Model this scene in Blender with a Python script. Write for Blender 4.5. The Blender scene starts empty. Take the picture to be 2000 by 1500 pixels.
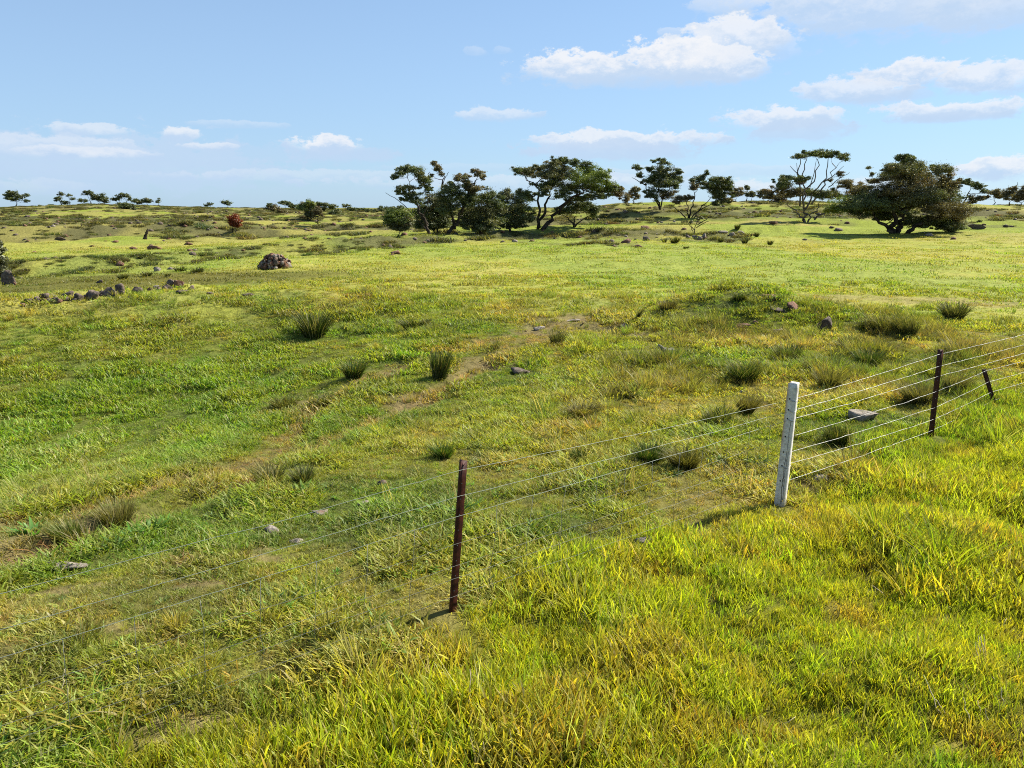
import bpy, math, random
import numpy as np
R = math.radians
rng = np.random.default_rng(7)
random.seed(7)
scene = bpy.context.scene
C = scene.collection

# ------------------------------------------------------------------ camera, sky, sun, exposure
H, PITCH, F = 2.9, R(13.0), 1500.0           # eye height, downward tilt, focal length in photo pixels (2000 wide)
cam_data = bpy.data.cameras.new('camera')
cam = bpy.data.objects.new('camera', cam_data); C.objects.link(cam)
cam.location = (0, 0, H); cam.rotation_euler = (R(90) - PITCH, 0, 0)
cam_data.sensor_width = 36.0; cam_data.lens = 36.0 * F / 2000.0
cam_data.clip_start = 0.05; cam_data.clip_end = 12000
scene.camera = cam

SUN_EL, SUN_AZ = R(41), R(60)                # azimuth from +Y towards +X
scene.view_settings.view_transform = 'Standard'; scene.view_settings.look = 'None'
scene.view_settings.exposure = 1.22; scene.view_settings.gamma = 1.0
scene.view_settings.use_curve_mapping = False
scene.cycles.use_denoising = False; scene.cycles.pixel_filter_type = 'BLACKMAN_HARRIS'; scene.cycles.filter_width = 1.05
scene.cycles.max_bounces = 6; scene.cycles.transparent_max_bounces = 8
scene.cycles.diffuse_bounces = 3; scene.cycles.transmission_bounces = 3

sun_data = bpy.data.lights.new('sun', 'SUN'); sun_data.energy = 5.0; sun_data.angle = R(1.2)
sun_data.color = (1.0, 0.94, 0.82)
sun = bpy.data.objects.new('sun', sun_data); C.objects.link(sun)
sdir = (math.sin(SUN_AZ)*math.cos(SUN_EL), math.cos(SUN_AZ)*math.cos(SUN_EL), math.sin(SUN_EL))
from mathutils import Vector, Matrix
sun.rotation_euler = Vector(sdir).to_track_quat('Z', 'Y').to_euler()

def pix_dir(px, py):
    a = (px-1000)/F; b = (750-py)/F
    return np.array([a, math.cos(PITCH)+b*math.sin(PITCH), -math.sin(PITCH)+b*math.cos(PITCH)])
def az_el(px, py):
    d = pix_dir(px, py); d = d/np.linalg.norm(d)
    return math.atan2(d[0], d[1]), math.asin(d[2])

class NT:
    """small helper for writing node trees"""
    def __init__(s, tree): s.t = tree; s.n = tree.nodes; s.l = tree.links
    def node(s, kind, **kw):
        x = s.n.new(kind)
        for k, v in kw.items(): setattr(x, k, v)
        return x
    def set(s, sock, v):
        if isinstance(v, bpy.types.NodeSocket): s.l.new(v, sock)
        else: sock.default_value = v
    def math(s, op, a, b=0.0, c=None, clamp=False):
        x = s.node('ShaderNodeMath', operation=op, use_clamp=clamp)
        s.set(x.inputs[0], a)
        s.set(x.inputs[1], b)
        if c is not None: s.set(x.inputs[2], c)
        return x.outputs[0]
    def ramp(s, v, lo, hi, a=0.0, b=1.0):
        x = s.node('ShaderNodeMapRange', interpolation_type='SMOOTHSTEP')
        s.set(x.inputs['Value'], v); s.set(x.inputs['From Min'], lo); s.set(x.inputs['From Max'], hi)
        s.set(x.inputs['To Min'], a); s.set(x.inputs['To Max'], b)
        return x.outputs[0]
    def mix(s, f, a, b, mode='MIX'):
        x = s.node('ShaderNodeMix', data_type='RGBA', blend_type=mode)
        s.set(x.inputs[0], f); s.set(x.inputs[6], a); s.set(x.inputs[7], b)
        return x.outputs[2]
    def noise(s, vec, scale, detail=4, rough=0.55, out=0):
        x = s.node('ShaderNodeTexNoise')
        if vec is not None: s.l.new(vec, x.inputs['Vector'])
        x.inputs['Scale'].default_value = scale; x.inputs['Detail'].default_value = detail
        x.inputs['Roughness'].default_value = rough
        return x.outputs[out]

# cloud node group: one cumulus described in azimuth / elevation
g = bpy.data.node_groups.new('cloud', 'ShaderNodeTree')
for nm, kind in (('sky', 'NodeSocketColor'), ('az', 'NodeSocketFloat'), ('el', 'NodeSocketFloat'), ('n1', 'NodeSocketFloat'),
                 ('n2', 'NodeSocketFloat'), ('cx', 'NodeSocketFloat'), ('cy', 'NodeSocketFloat'), ('rx', 'NodeSocketFloat'),
                 ('ry', 'NodeSocketFloat'), ('op', 'NodeSocketFloat'), ('grey', 'NodeSocketFloat')):
    g.interface.new_socket(nm, in_out='INPUT', socket_type=kind)
g.interface.new_socket('sky', in_out='OUTPUT', socket_type='NodeSocketColor')
N = NT(g)
gi = N.node('NodeGroupInput'); go = N.node('NodeGroupOutput'); I = gi.outputs
u = N.math('DIVIDE', N.math('SUBTRACT', I['az'], I['cx']), I['rx'])
v = N.math('DIVIDE', N.math('SUBTRACT', I['el'], I['cy']), I['ry'])
vd = N.math('MAXIMUM', v, N.math('MULTIPLY', v, -1.35))
d = N.math('SQRT', N.math('ADD', N.math('MULTIPLY', u, u), N.math('MULTIPLY', vd, vd)))
nz = N.math('ADD', N.math('MULTIPLY', N.math('SUBTRACT', I['n1'], 0.5), 0.75), N.math('MULTIPLY', N.math('SUBTRACT', I['n2'], 0.5), 2.0))
dd = N.math('ADD', d, nz)
# crisp upper edge, soft lower edge
lo = N.ramp(v, -0.7, 0.5, 0.30, 0.78)
den = N.math('MULTIPLY', N.ramp(dd, lo, 1.02, 1.0, 0.0), I['op'])
lit = N.math('ADD', v, N.math('MULTIPLY', N.math('SUBTRACT', I['n2'], 0.5), 3.2))
lit = N.ramp(lit, -0.45, 0.75)
lit = N.math('MULTIPLY', lit, N.math('SUBTRACT', 1.0, I['grey']))
CLOUD_DARK, CLOUD_LIT = (4.6, 5.9, 7.7, 1), (7.6, 7.8, 8.2, 1)
ccol = N.mix(lit, CLOUD_DARK, CLOUD_LIT)
N.l.new(N.mix(den, I['sky'], ccol), go.inputs[0])

world = bpy.data.worlds.new('World'); scene.world = world; world.use_nodes = True
W = NT(world.node_tree); W.n.clear()
sky = W.node('ShaderNodeTexSky', sky_type='NISHITA'); sky.sun_disc = False
sky.sun_elevation = SUN_EL; sky.sun_rotation = SUN_AZ
sky.air_density = 1.0; sky.dust_density = 0.4; sky.ozone_density = 2.2
tc = W.node('ShaderNodeTexCoord'); sep = W.node('ShaderNodeSeparateXYZ'); W.l.new(tc.outputs['Generated'], sep.inputs[0])
az = W.math('ARCTAN2', sep.outputs[0], sep.outputs[1]); el = W.math('ARCSINE', sep.outputs[2])
skyc = W.mix(1.0, sky.outputs[0], (0.70, 0.93, 1.15, 1), 'MULTIPLY')
# pale moist air low over the land, all the way round
skyc = W.mix(W.ramp(el, -0.02, 0.50, 0.62, 0.30), skyc, (4.5, 6.3, 8.6, 1))
cmb = W.node('ShaderNodeCombineXYZ'); W.l.new(az, cmb.inputs[0]); W.l.new(W.math('MULTIPLY', el, 1.7), cmb.inputs[1])
n1 = W.noise(cmb.outputs[0], 11.0, 3, 0.55); n2 = W.noise(cmb.outputs[0], 34.0, 8, 0.66)
clouds = [  # photo-measured direction and size, opacity, greyness
 (200,335,320,64,.6,.9), (110,295,170,24,.6,.4),
 (1750,10,290,72,.85,.45), (1430,14,80,20,.5,.2), (1960,15,160,50,.7,.6),
 (1450,82,100,40,.85,.0), (1520,100,60,30,.35,.3), (1150,140,140,34,.95,0), (1310,128,120,44,1,0), (1420,138,80,36,.9,.1), (1280,158,210,20,.5,.9),
 (1765,152,80,28,.9,0), (1675,183,100,24,.8,.2), (1925,163,78,32,.85,.1), (1745,188,70,14,.5,.9),
 (1862,221,115,20,.85,.1), (1860,232,95,10,.6,.9), (1535,238,112,26,.85,.1), (1560,260,100,22,.7,.9),
 (1215,279,190,22,.85,.1), (1190,298,180,22,.8,.9), (965,227,85,14,.6,.2), (640,287,80,22,.9,0), (680,303,110,16,.6,1), (480,305,300,20,.35,1),
 (180,257,75,14,.6,.1), (355,265,34,13,.75,0), (170,302,120,12,.55,.1), (410,288,50,8,.6,.1), (250,345,190,14,.4,1), (120,330,160,14,.4,1), (330,322,120,10,.35,1),
 (1945,333,75,22,.85,0), (1880,335,30,14,.5,.2), (1200,352,60,12,.5,.1), (1460,372,75,22,.6,.1), (1700,368,60,20,.6,.1), (930,103,22,11,.25,.2), (982,100,20,8,.2,.2), (1310,66,30,10,.4,.2),
 (620,348,330,14,.35,.3), (1000,362,380,16,.35,.2), (1380,338,220,14,.35,.5), (900,330,160,10,.25,.6), (470,245,90,8,.3,.2), (60,370,90,18,.3,.5)]
for (cx, cy, rx, ry, op, grey) in clouds:
    gn = W.node('ShaderNodeGroup'); gn.node_tree = g
    a, e = az_el(cx, cy)
    W.l.new(skyc, gn.inputs['sky']); W.l.new(az, gn.inputs['az']); W.l.new(el, gn.inputs['el'])
    W.l.new(n1, gn.inputs['n1']); W.l.new(n2, gn.inputs['n2'])
    for k, val in (('cx', a), ('cy', e), ('rx', rx*1.06/F), ('ry', ry*1.12/F), ('op', op), ('grey', grey)): gn.inputs[k].default_value = val
    skyc = gn.outputs[0]
# the same kind of scattered fair-weather cloud in the rest of the sky
den = W.ramp(W.math('ADD', W.math('MULTIPLY', n1, 0.7), W.math('MULTIPLY', n2, 0.5)), 0.66, 0.80)
mask = W.math('MAXIMUM', W.ramp(W.math('ABSOLUTE', az), 0.72, 0.95), W.ramp(el, 0.36, 0.5))
mask = W.math('MULTIPLY', mask, W.ramp(el, 0.02, 0.08))
skyc = W.mix(W.math('MULTIPLY', W.math('MULTIPLY', den, mask), 0.85), skyc, (6.4, 6.9, 7.8, 1))
bg = W.node('ShaderNodeBackground'); W.l.new(skyc, bg.inputs[0]); bg.inputs[1].default_value = 0.0505
wo = W.node('ShaderNodeOutputWorld'); W.l.new(bg.outputs[0], wo.inputs[0])
world.cycles.sampling_method = 'MANUAL'; world.cycles.sample_map_resolution = 512

# ------------------------------------------------------------------ noise and terrain functions
_perm = np.random.default_rng(3).random((512, 512))
def vnoise(x, y, s=1.0, seed=0):
    x = np.asarray(x, float)/s + 37.7*seed + 900; y = np.asarray(y, float)/s + 19.3*seed + 900
    xi = np.floor(x).astype(int); yi = np.floor(y).astype(int)
    fx = x-xi; fy = y-yi; fx = fx*fx*fx*(fx*(fx*6-15)+10); fy = fy*fy*fy*(fy*(fy*6-15)+10)
    P = _perm; a = P[xi % 512, yi % 512]; b = P[(xi+1) % 512, yi % 512]; c = P[xi % 512, (yi+1) % 512]; dd = P[(xi+1) % 512, (yi+1) % 512]
    return a*(1-fx)*(1-fy)+b*fx*(1-fy)+c*(1-fx)*fy+dd*fx*fy
def fbm(x, y, s, o=4, seed=0):
    t = 0; a = 1; n = 0
    for i in range(o):
        t = t+a*vnoise(x, y, s/2**i, seed+i*3); n += a; a *= 0.55
    return t/n
def ss(x, a, b):
    t = np.clip((np.asarray(x, float)-a)/(b-a), 0, 1); return t*t*(3-2*t)
def flat(px, py):
    d = pix_dir(px, py); t = -H/d[2]; return (d[0]*t, d[1]*t)
def seg_dist(x, y, pts):
    """distance to a polyline, signed side (positive = beyond the line, away from the viewer)"""
    best = np.full(np.shape(x), 1e9); side = np.zeros(np.shape(x)); tt = np.zeros(np.shape(x))
    for i, ((x0, y0), (x1, y1)) in enumerate(zip(pts[:-1], pts[1:])):
        ex, ey = x1-x0, y1-y0; L2 = ex*ex+ey*ey
        t = np.clip(((x-x0)*ex+(y-y0)*ey)/L2, 0, 1)
        dx, dy = x-(x0+t*ex), y-(y0+t*ey); dist = np.hypot(dx, dy)
        s = np.sign(ex*dy-ey*dx); m = dist < best
        best = np.where(m, dist, best); side = np.where(m, s, side); tt = np.where(m, i+t, tt)
    return best, side, tt
FENCE = [(-9.4, -1.45), (-3.75, 2.65), flat(883, 1205), flat(1524, 977), flat(1817, 858), flat(1940, 793), (15.2, 17.0)]
SKYLINE = np.array([(-400, 405), (0, 405), (60, 403), (180, 400), (300, 402), (420, 406), (560, 407), (740, 411), (830, 409), (950, 406), (1080, 408),
                    (1200, 404), (1280, 400), (1400, 398), (1520, 396), (1650, 400), (1800, 402), (1900, 402), (2000, 404), (2400, 404)])
LEDGE_A = [flat(-300, 520), flat(60, 513), flat(280, 503), flat(420, 492), flat(560, 488), flat(700, 480), flat(850, 472), flat(1000, 464), flat(1180, 463), flat(1320, 462)]
LEDGE_B = [(-190, 78), (-100, 82), (-70, 84), (-45, 92), (-25, 105), (5, 112)]
LEDGE_C = [(-300, 140), (-90, 128), (-50, 135), (-20, 150), (20, 160)]
LEDGE_R = [(15, 112), (35, 118), (60, 112), (90, 105), (150, 105)]
MOUND = flat(1480, 632)
BOWL = (-9.5, 13.0)
def px_poly(l): return [flat(a, b) for a, b in l]
TRACKS = [px_poly([(-80, 975), (80, 935), (240, 885), (430, 850), (560, 790), (640, 725), (800, 680), (960, 655), (1160, 620)]),
          px_poly([(-80, 1060), (60, 1015), (220, 965), (400, 900), (560, 835), (700, 775), (830, 738), (950, 690), (1100, 640), (1230, 645)])]
def height(x, y, fine=True):
    x = np.asarray(x, float); y = np.asarray(y, float)
    d = np.hypot(x, y) + 1e-6
    yy = np.maximum(y, 1e-3)
    px = np.where(y > 0.3*np.abs(x), 1000+F*x/(yy*0.974), np.where(x < 0, -400, 2400))
    yc = np.interp(px, SKYLINE[:, 0], SKYLINE[:, 1])
    left = ss(px, 900, 1250)
    Dc = 400*(1-left)+190*left
    D0 = 95*(1-left)+72*left
    zc = H+(403.7-yc)/F*Dc*1.0
    t = np.clip((d-D0)/(Dc-D0), 0, 1)
    rise = zc*(t*t*(3-2*t)*0.55+t*0.45)
    back = -ss(d, Dc*1.02, Dc*2.6)*5.0
    z = rise+back*(1-ss(d, 2500, 3500)*0.0)
    # shallow valley at the left, beyond the near crest
    z = z-0.55*ss(-x, 4, 26)*ss(d, 24, 34)*(1-ss(d, 60, 120))
    # bowl in the near left paddock
    b = ((x-BOWL[0])/8.5)**2+((y-BOWL[1])/7.5)**2
    z = z-1.2*np.exp(-b*1.3)
    # low crest behind the bowl
    z = z+0.55*np.exp(-(((y-23.2-0.12*x)/2.2)**2))*ss(-x, 0, 6)
    # knoll with rocks on the right
    mx, my = MOUND
    z = z+0.85*np.exp(-(((x-mx)/2.5)**2+((y-my-0.6)/1.7)**2))
    mx, my = flat(335, 577); z = z+0.35*np.exp(-(((x-mx)/1.1)**2+((y-my-0.6)/1.3)**2))
    for p in TRACKS:
        a_, _, _ = seg_dist(x, y, p); z = z-0.075*(1-ss(a_, 0.10, 0.50))+0.03*np.exp(-((a_-0.62)/0.2)**2)
    # stone ledges
    for pts, hh, w in ((LEDGE_A, 0.50, 3.2), (LEDGE_B, 0.45, 5.0), (LEDGE_C, 0.4, 8.0), (LEDGE_R, 0.5, 6.0)):
        ds, sd, _ = seg_dist(x, y, pts)
        s = ds*sd
        z = z+hh*ss(s, -w*0.5, w*0.4)*(1-ss(s, w*2, w*7))*(1-ss(ds, w*7, w*9))*(0.55+0.9*vnoise(x, y, 9, 5))
    # verge bank beside the fence
    ds, sd, _ = seg_dist(x, y, FENCE)
    z = z*(1-(1-ss(ds, 0.8, 3.0))*(1-ss(d, 14, 20)))
    vg = ss(-ds*sd, 0.2, 1.2)*(1-ss(d, 14, 22))
    z = z+0.12*ss(-ds*sd, 0.3, 2.5)*(1-ss(d, 14, 22))+(fbm(x, y, 1.1, 2, 95)-0.5)*0.24*vg
    # relief
    z = z+(fbm(x, y, 14, 3, 2)-0.5)*0.34*ss(d, 6, 30)*(1+1.3*ss(d, 60, 200))
    z = z+(np.abs(fbm(x, y*2.6, 26, 3, 90)-0.5)*-2.4+0.25)*ss(d, 62, 95)*1.2*(1-ss(d, 300, 420))
    rm = rocky(x, y)
    z = z+(fbm(x, y, 2.6, 3, 8)-0.5)*(0.13+0.75*rm)
    if fine:
        z = z+(fbm(x, y, 0.7, 3, 11)-0.5)*(0.13+0.30*rm)*(1-ss(d, 60, 160))
    return z
def rocky(x, y):
    """0..1: stony, heathy ground"""
    d = np.hypot(x, y); m = np.zeros(np.shape(x))
    for pts, w in ((LEDGE_A, 3.5), (LEDGE_B, 7), (LEDGE_C, 14), (LEDGE_R, 12)):
        ds, sd, _ = seg_dist(x, y, pts)
        m = np.maximum(m, 1-ss(ds, w*0.4, w*1.3))
    patch = fbm(x, y*0.45, 13, 3, 21)
    m = np.maximum(m, ss(patch, 0.50, 0.60)*ss(d, 72, 100)*0.9)
    # stony patch in the middle distance right of centre
    c = flat(1290, 470); m = np.maximum(m, 0.9*ss(fbm(x, y, 4, 2, 33), 0.42, 0.55)*(1-ss(((x-c[0])/13)**2+((y-c[1])/12)**2, 0.6, 1.3)))
    m = m*(0.35+0.65*ss(fbm(x, y*0.6, 6, 2, 40), 0.32, 0.48))
    return np.where(d < 34, 0, m)*(y > -5)

def march(px, py, dmax=900):
    """where the view ray through that photo point meets the terrain"""
    dv = pix_dir(px, py); hd = math.hypot(dv[0], dv[1])
    s = np.geomspace(2.0, dmax, 6000)/hd
    X, Y, Z = dv[0]*s, dv[1]*s, H+dv[2]*s
    below = Z < height(X, Y)
    if not below.any(): return None
    i = int(np.argmax(below)); return float(X[i]), float(Y[i])
def hz(x, y): return float(height(np.array([x]), np.array([y]))[0])
def at(px, py, D=None):
    """ground point seen at a photo position; with D, the ground point that far out in that direction"""
    if D is None:
        p = march(px, py)
        if p is not None: return (p[0], p[1], hz(*p))
        D = 330
    dv = pix_dir(px, py); k = D/dv[1]
    return (dv[0]*k, D, hz(dv[0]*k, D))
def project(x, y, z):
    dep = y*math.cos(PITCH)-(z-H)*math.sin(PITCH); up = y*math.sin(PITCH)+(z-H)*math.cos(PITCH)
    return 1000+F*x/dep, 750-F*up/dep

# patches of bare earth / dry thatch, as measured along the old wheel tracks
BARE = [flat(a, b)+(rx, ry) for a, b, rx, ry in [(30, 1010, .9, .5), (190, 960, .7, .35), (60, 940, .7, .3), (0, 985, .8, .5), (420, 885, .6, .3), (600, 728, .8, .6), (780, 737, .8, .45), (930, 692, .8, .7),
        (1100, 628, 1.3, 1.6), (1060, 640, .8, .8), (1215, 645, .6, .8), (790, 683, .5, .5), (430, 1065, .65, .16), (380, 1130, .25, .12), (260, 1225, .2, .1), (330, 1260, .22, .1),
        (360, 1425, .3, .12), (300, 1455, .22, .1), (1590, 940, .3, .2), (1400, 1180, .15, .1), (880, 1330, .3, .12), (1700, 580, 3, 1.6), (1860, 585, 4, 1.2), (1230, 650, .6, .5), (510, 1040, .2, .1), (130, 1110, .4, .12)]]
def masks(x, y):
    d = np.hypot(x, y)
    ds, sd, _ = seg_dist(x, y, FENCE)
    verge = ss(-ds*sd + (fbm(x, y, 1.2, 2, 50)-0.5)*1.2 - 0.55*ss(-x, -0.3, 1.2), -0.60, 0.35)*(d < 60)
    tr = np.zeros(np.shape(x))
    for p in TRACKS:
        a, _, _ = seg_dist(x, y, p)
        tr = np.maximum(tr, 1-ss(a+(fbm(x, y, 0.8, 2, 51)-0.5)*0.5, 0.1, 0.5))
    bare = np.zeros(np.shape(x))
    for bx, by, rx, ry in BARE:
        q = ((x-bx)/rx)**2+((y-by)/ry)**2
        bare = np.maximum(bare, 1-ss(q+(fbm(x, y, 0.35, 3, 52)-0.5)*1.8, 0.4, 1.3))
    lush = np.exp(-((((x+8.5)/6.5)**2+((y-13.5)/6.0)**2)**1.2))          # greener bowl at the left
    return verge, tr, bare, lush
def lerp(a, b, t): return a+(np.asarray(b)-a)*t[..., None]
def pasture_colour(x, y):
    """albedo of the sward at a place (species, dryness), plus shade painted on the knoll front"""
    x = np.asarray(x, float); y = np.asarray(y, float); d = np.hypot(x, y)
    verge, tr, bare, lush = masks(x, y)
    c = np.broadcast_to(np.array([0.172, 0.190, 0.020]), x.shape+(3,)).copy()
    n = fbm(x, y, 2.4, 4, 60); n2 = fbm(x, y, 0.8, 3, 61); n3 = fbm(x, y*0.6, 9, 3, 62)
    c = lerp(c, (0.230, 0.200, 0.060), ss(n, 0.50, 0.66)*0.7)           # dry straw patches
    c = lerp(c, (0.080, 0.145, 0.012), ss(n, 0.44, 0.30)*0.7)            # lush patches
    c = lerp(c, (0.060, 0.068, 0.020), ss(n2, 0.54, 0.66)*0.42)
    c = lerp(c, (0.165, 0.185, 0.026), ss(d, 18, 30)*0.75)               # grazed paddock in the middle distance
    c = lerp(c, (0.115, 0.165, 0.022), ss(n3, 0.50, 0.62)*ss(d, 18, 30)*0.6)
    c = lerp(c, (0.195, 0.190, 0.045), ss(n3, 0.47, 0.36)*ss(d, 18, 30)*0.4)
    c = lerp(c, (0.100, 0.170, 0.010), np.clip(lush*0.9*(0.5+0.8*n2), 0, 1))
    mx, my = MOUND; c = lerp(c, (0.085, 0.140, 0.014), 0.6*np.exp(-(((x-mx+0.6)/2.6)**2+((y-my+0.6)/1.5)**2)))  # darker green paints shade onto the near slope of the knoll
    c = lerp(c, (0.215, 0.160, 0.062), tr*0.8*ss(n2, 0.33, 0.52))
    c = lerp(c, (0.240, 0.275, 0.010), verge*0.92)
    c = lerp(c, (0.115, 0.180, 0.010), verge*ss(n, 0.5, 0.38)*0.75)
    c = lerp(c, (0.260, 0.212, 0.035), verge*ss(fbm(x, y, 0.5, 2, 63), 0.56, 0.72)*0.6)
    c = c*np.array([1.21, 1.12, 1.0])+np.array([0.002, 0.001, 0.017])
    c = c*(1+0.24*(1-verge))[..., None]
    far = ss(d, 62, 105)
    c = lerp(c, (0.230, 0.205, 0.062), far*0.75*ss(n3, 0.62, 0.40))
    c = lerp(c, (0.150, 0.135, 0.055), ss(d, 150, 320)*0.85)
    c = lerp(c, (0.175, 0.210, 0.026), far*ss(n3, 0.52, 0.62)*0.8)
    rk = rocky(x, y)
    c = lerp(c, (0.078, 0.076, 0.036), rk*0.88)
    # dry hollow behind the near crest on the left
    p = flat(80, 535); q = ((x-p[0])/16)**2+((y-p[1])/5.5)**2
    c = lerp(c, (0.085, 0.075, 0.020), (1-ss(q, 0.4, 1.2))*0.8)
    return c, verge, tr, bare, lush, rk

# ------------------------------------------------------------------ materials
def new_mat(name):
    m = bpy.data.materials.new(name); m.use_nodes = True
    t = NT(m.node_tree); t.n.clear()
    o = t.node('ShaderNodeOutputMaterial')
    return m, t, o
def principled(t, o, col, rough=0.8, metal=0.0, spec=0.3, normal=None):
    b = t.node('ShaderNodeBsdfPrincipled')
    t.set(b.inputs['Base Color'], col); t.set(b.inputs['Roughness'], rough); t.set(b.inputs['Metallic'], metal)
    b.inputs['Specular IOR Level'].default_value = spec
    if normal is not None: t.l.new(normal, b.inputs['Normal'])
    t.l.new(b.outputs[0], o.inputs[0]); return b
def bump(t, h, strength, dist):
    b = t.node('ShaderNodeBump'); b.inputs['Strength'].default_value = strength; b.inputs['Distance'].default_value = dist
    t.l.new(h, b.inputs['Height']); return b.outputs[0]

m_ground, t, o = new_mat('pasture_ground')
geo = t.node('ShaderNodeNewGeometry'); at_ = t.node('ShaderNodeAttribute'); at_.attribute_name = 'tint'
pos = geo.outputs['Position']
nf = t.noise(pos, 5.0, 6, 0.7); nm = t.noise(pos, 0.9, 5, 0.6)
col = t.mix(1.0, at_.outputs['Color'], t.mix(t.ramp(nf, 0.3, 0.7), (0.72, 0.72, 0.66, 1), (1.24, 1.22, 1.15, 1)), 'MULTIPLY')
col = t.mix(t.ramp(nm, 0.62, 0.74, 0, 0.45), col, (0.17, 0.14, 0.06, 1))
principled(t, o, col, 0.95, 0, 0.05, bump(t, t.math('ADD', nf, t.math('MULTIPLY', nm, 2.0)), 0.7, 0.12))

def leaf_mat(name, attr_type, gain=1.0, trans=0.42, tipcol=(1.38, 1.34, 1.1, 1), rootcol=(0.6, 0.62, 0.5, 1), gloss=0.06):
    m, t, o = new_mat(name)
    a = t.node('ShaderNodeAttribute'); a.attribute_type = attr_type; a.attribute_name = 'tint'
    b = t.node('ShaderNodeAttribute'); b.attribute_name = 'blade'        # r = random per blade, g = 0 root .. 1 tip
    s = t.node('ShaderNodeSeparateColor'); t.l.new(b.outputs['Color'], s.inputs[0])
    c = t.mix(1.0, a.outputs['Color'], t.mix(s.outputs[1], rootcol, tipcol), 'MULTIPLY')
    c = t.mix(t.ramp(s.outputs[0], 0.83, 0.97, 0, 0.7), c, (0.31, 0.27, 0.14, 1))      # some dead blades
    c = t.mix(t.ramp(s.outputs[0], 0.42, 0.02, 0, 0.55), c, t.mix(1.0, c, (0.50, 0.72, 0.45, 1), 'MULTIPLY'))
    c = t.mix(1.0, c, (gain, gain, gain, 1), 'MULTIPLY')
    df = t.node('ShaderNodeBsdfDiffuse'); t.l.new(c, df.inputs[0])
    tr = t.node('ShaderNodeBsdfTranslucent'); t.l.new(t.mix(1.0, c, (1.42, 1.42, 0.5, 1), 'MULTIPLY'), tr.inputs[0])
    gl = t.node('ShaderNodeBsdfGlossy'); gl.inputs['Roughness'].default_value = 0.5; gl.inputs[0].default_value = (0.8, 0.85, 0.7, 1)
    m1 = t.node('ShaderNodeMixShader'); m1.inputs[0].default_value = trans
    t.l.new(df.outputs[0], m1.inputs[1]); t.l.new(tr.outputs[0], m1.inputs[2])
    m2 = t.node('ShaderNodeMixShader'); m2.inputs[0].default_value = gloss
    t.l.new(m1.outputs[0], m2.inputs[1]); t.l.new(gl.outputs[0], m2.inputs[2]); t.l.new(m2.outputs[0], o.inputs[0])
    return m
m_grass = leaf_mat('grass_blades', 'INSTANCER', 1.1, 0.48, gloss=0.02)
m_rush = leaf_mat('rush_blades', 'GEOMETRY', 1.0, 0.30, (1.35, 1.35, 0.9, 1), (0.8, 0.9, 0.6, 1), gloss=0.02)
m_leaf = leaf_mat('gum_leaves', 'GEOMETRY', 1.0, 0.30, (1, 1, 1, 1), (1, 1, 1, 1), 0.05)

def stone_mat(name, c0, c1, lichen):
    m, t, o = new_mat(name)
    tcn = t.node('ShaderNodeNewGeometry'); p = tcn.outputs['Position']
    a = t.noise(p, 7, 6, 0.65); b = t.noise(p, 22, 4, 0.6); c = t.noise(p, 3.0, 3, 0.5)
    col = t.mix(t.ramp(a, 0.35, 0.65), c0, c1)
    col = t.mix(t.ramp(b, 0.57, 0.70, 0, 0.75), col, lichen)
    col = t.mix(t.ramp(c, 0.6, 0.72, 0, 0.6), col, (0.16, 0.075, 0.035, 1))
    principled(t, o, col, 0.92, 0, 0.2, bump(t, t.math('ADD', a, t.math('MULTIPLY', b, 0.5)), 0.8, 0.05))
    return m
m_stone = stone_mat('basalt_fieldstone', (0.050, 0.039, 0.032, 1), (0.165, 0.125, 0.095, 1), (0.27, 0.25, 0.21, 1))
m_pale = stone_mat('pale_fieldstone', (0.10, 0.085, 0.07, 1), (0.27, 0.23, 0.185, 1), (0.42, 0.40, 0.35, 1))
m_redstone = stone_mat('red_brown_fieldstone', (0.075, 0.035, 0.022, 1), (0.20, 0.11, 0.07, 1), (0.36, 0.30, 0.27, 1))

m_bark, t, o = new_mat('gum_bark')
p = t.node('ShaderNodeNewGeometry').outputs['Position']
nb = t.noise(p, 3, 5, 0.6)
principled(t, o, t.mix(t.ramp(nb, 0.35, 0.65), (0.022, 0.017, 0.013, 1), (0.070, 0.055, 0.042, 1)), 0.9, 0, 0.1, bump(t, nb, 0.6, 0.1))
m_palebark, t, o = new_mat('pale_gum_bark')
p = t.node('ShaderNodeNewGeometry').outputs['Position']; nb = t.noise(p, 3, 5, 0.6)
principled(t, o, t.mix(t.ramp(nb, 0.35, 0.65), (0.07, 0.055, 0.045, 1), (0.20, 0.16, 0.14, 1)), 0.85, 0, 0.1)

m_picket, t, o = new_mat('bitumen_coated_steel')
p = t.node('ShaderNodeNewGeometry').outputs['Position']; a = t.noise(p, 30, 5, 0.6); b = t.noise(p, 6, 3, 0.5)
c = t.mix(t.ramp(a, 0.35, 0.7), (0.026, 0.007, 0.005, 1), (0.075, 0.018, 0.011, 1))
c = t.mix(t.ramp(b, 0.62, 0.75, 0, 0.6), c, (0.11, 0.045, 0.025, 1))
principled(t, o, c, 0.6, 0.0, 0.2, bump(t, a, 0.3, 0.004))
m_concrete, t, o = new_mat('weathered_concrete')
tcn = t.node('ShaderNodeTexCoord'); p = tcn.outputs['Object']
a = t.noise(p, 40, 6, 0.7); b = t.noise(p, 7, 4, 0.6); sp = t.node('ShaderNodeSeparateXYZ'); t.l.new(p, sp.inputs[0])
c = t.mix(t.ramp(a, 0.3, 0.7), (0.42, 0.40, 0.37, 1), (0.66, 0.64, 0.60, 1))
ed = t.math('MULTIPLY', t.ramp(sp.outputs[0], -0.015, -0.050), t.ramp(sp.outputs[2], 0.45, 0.75))
ed = t.math('MULTIPLY', ed, t.ramp(b, 0.33, 0.50))
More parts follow.
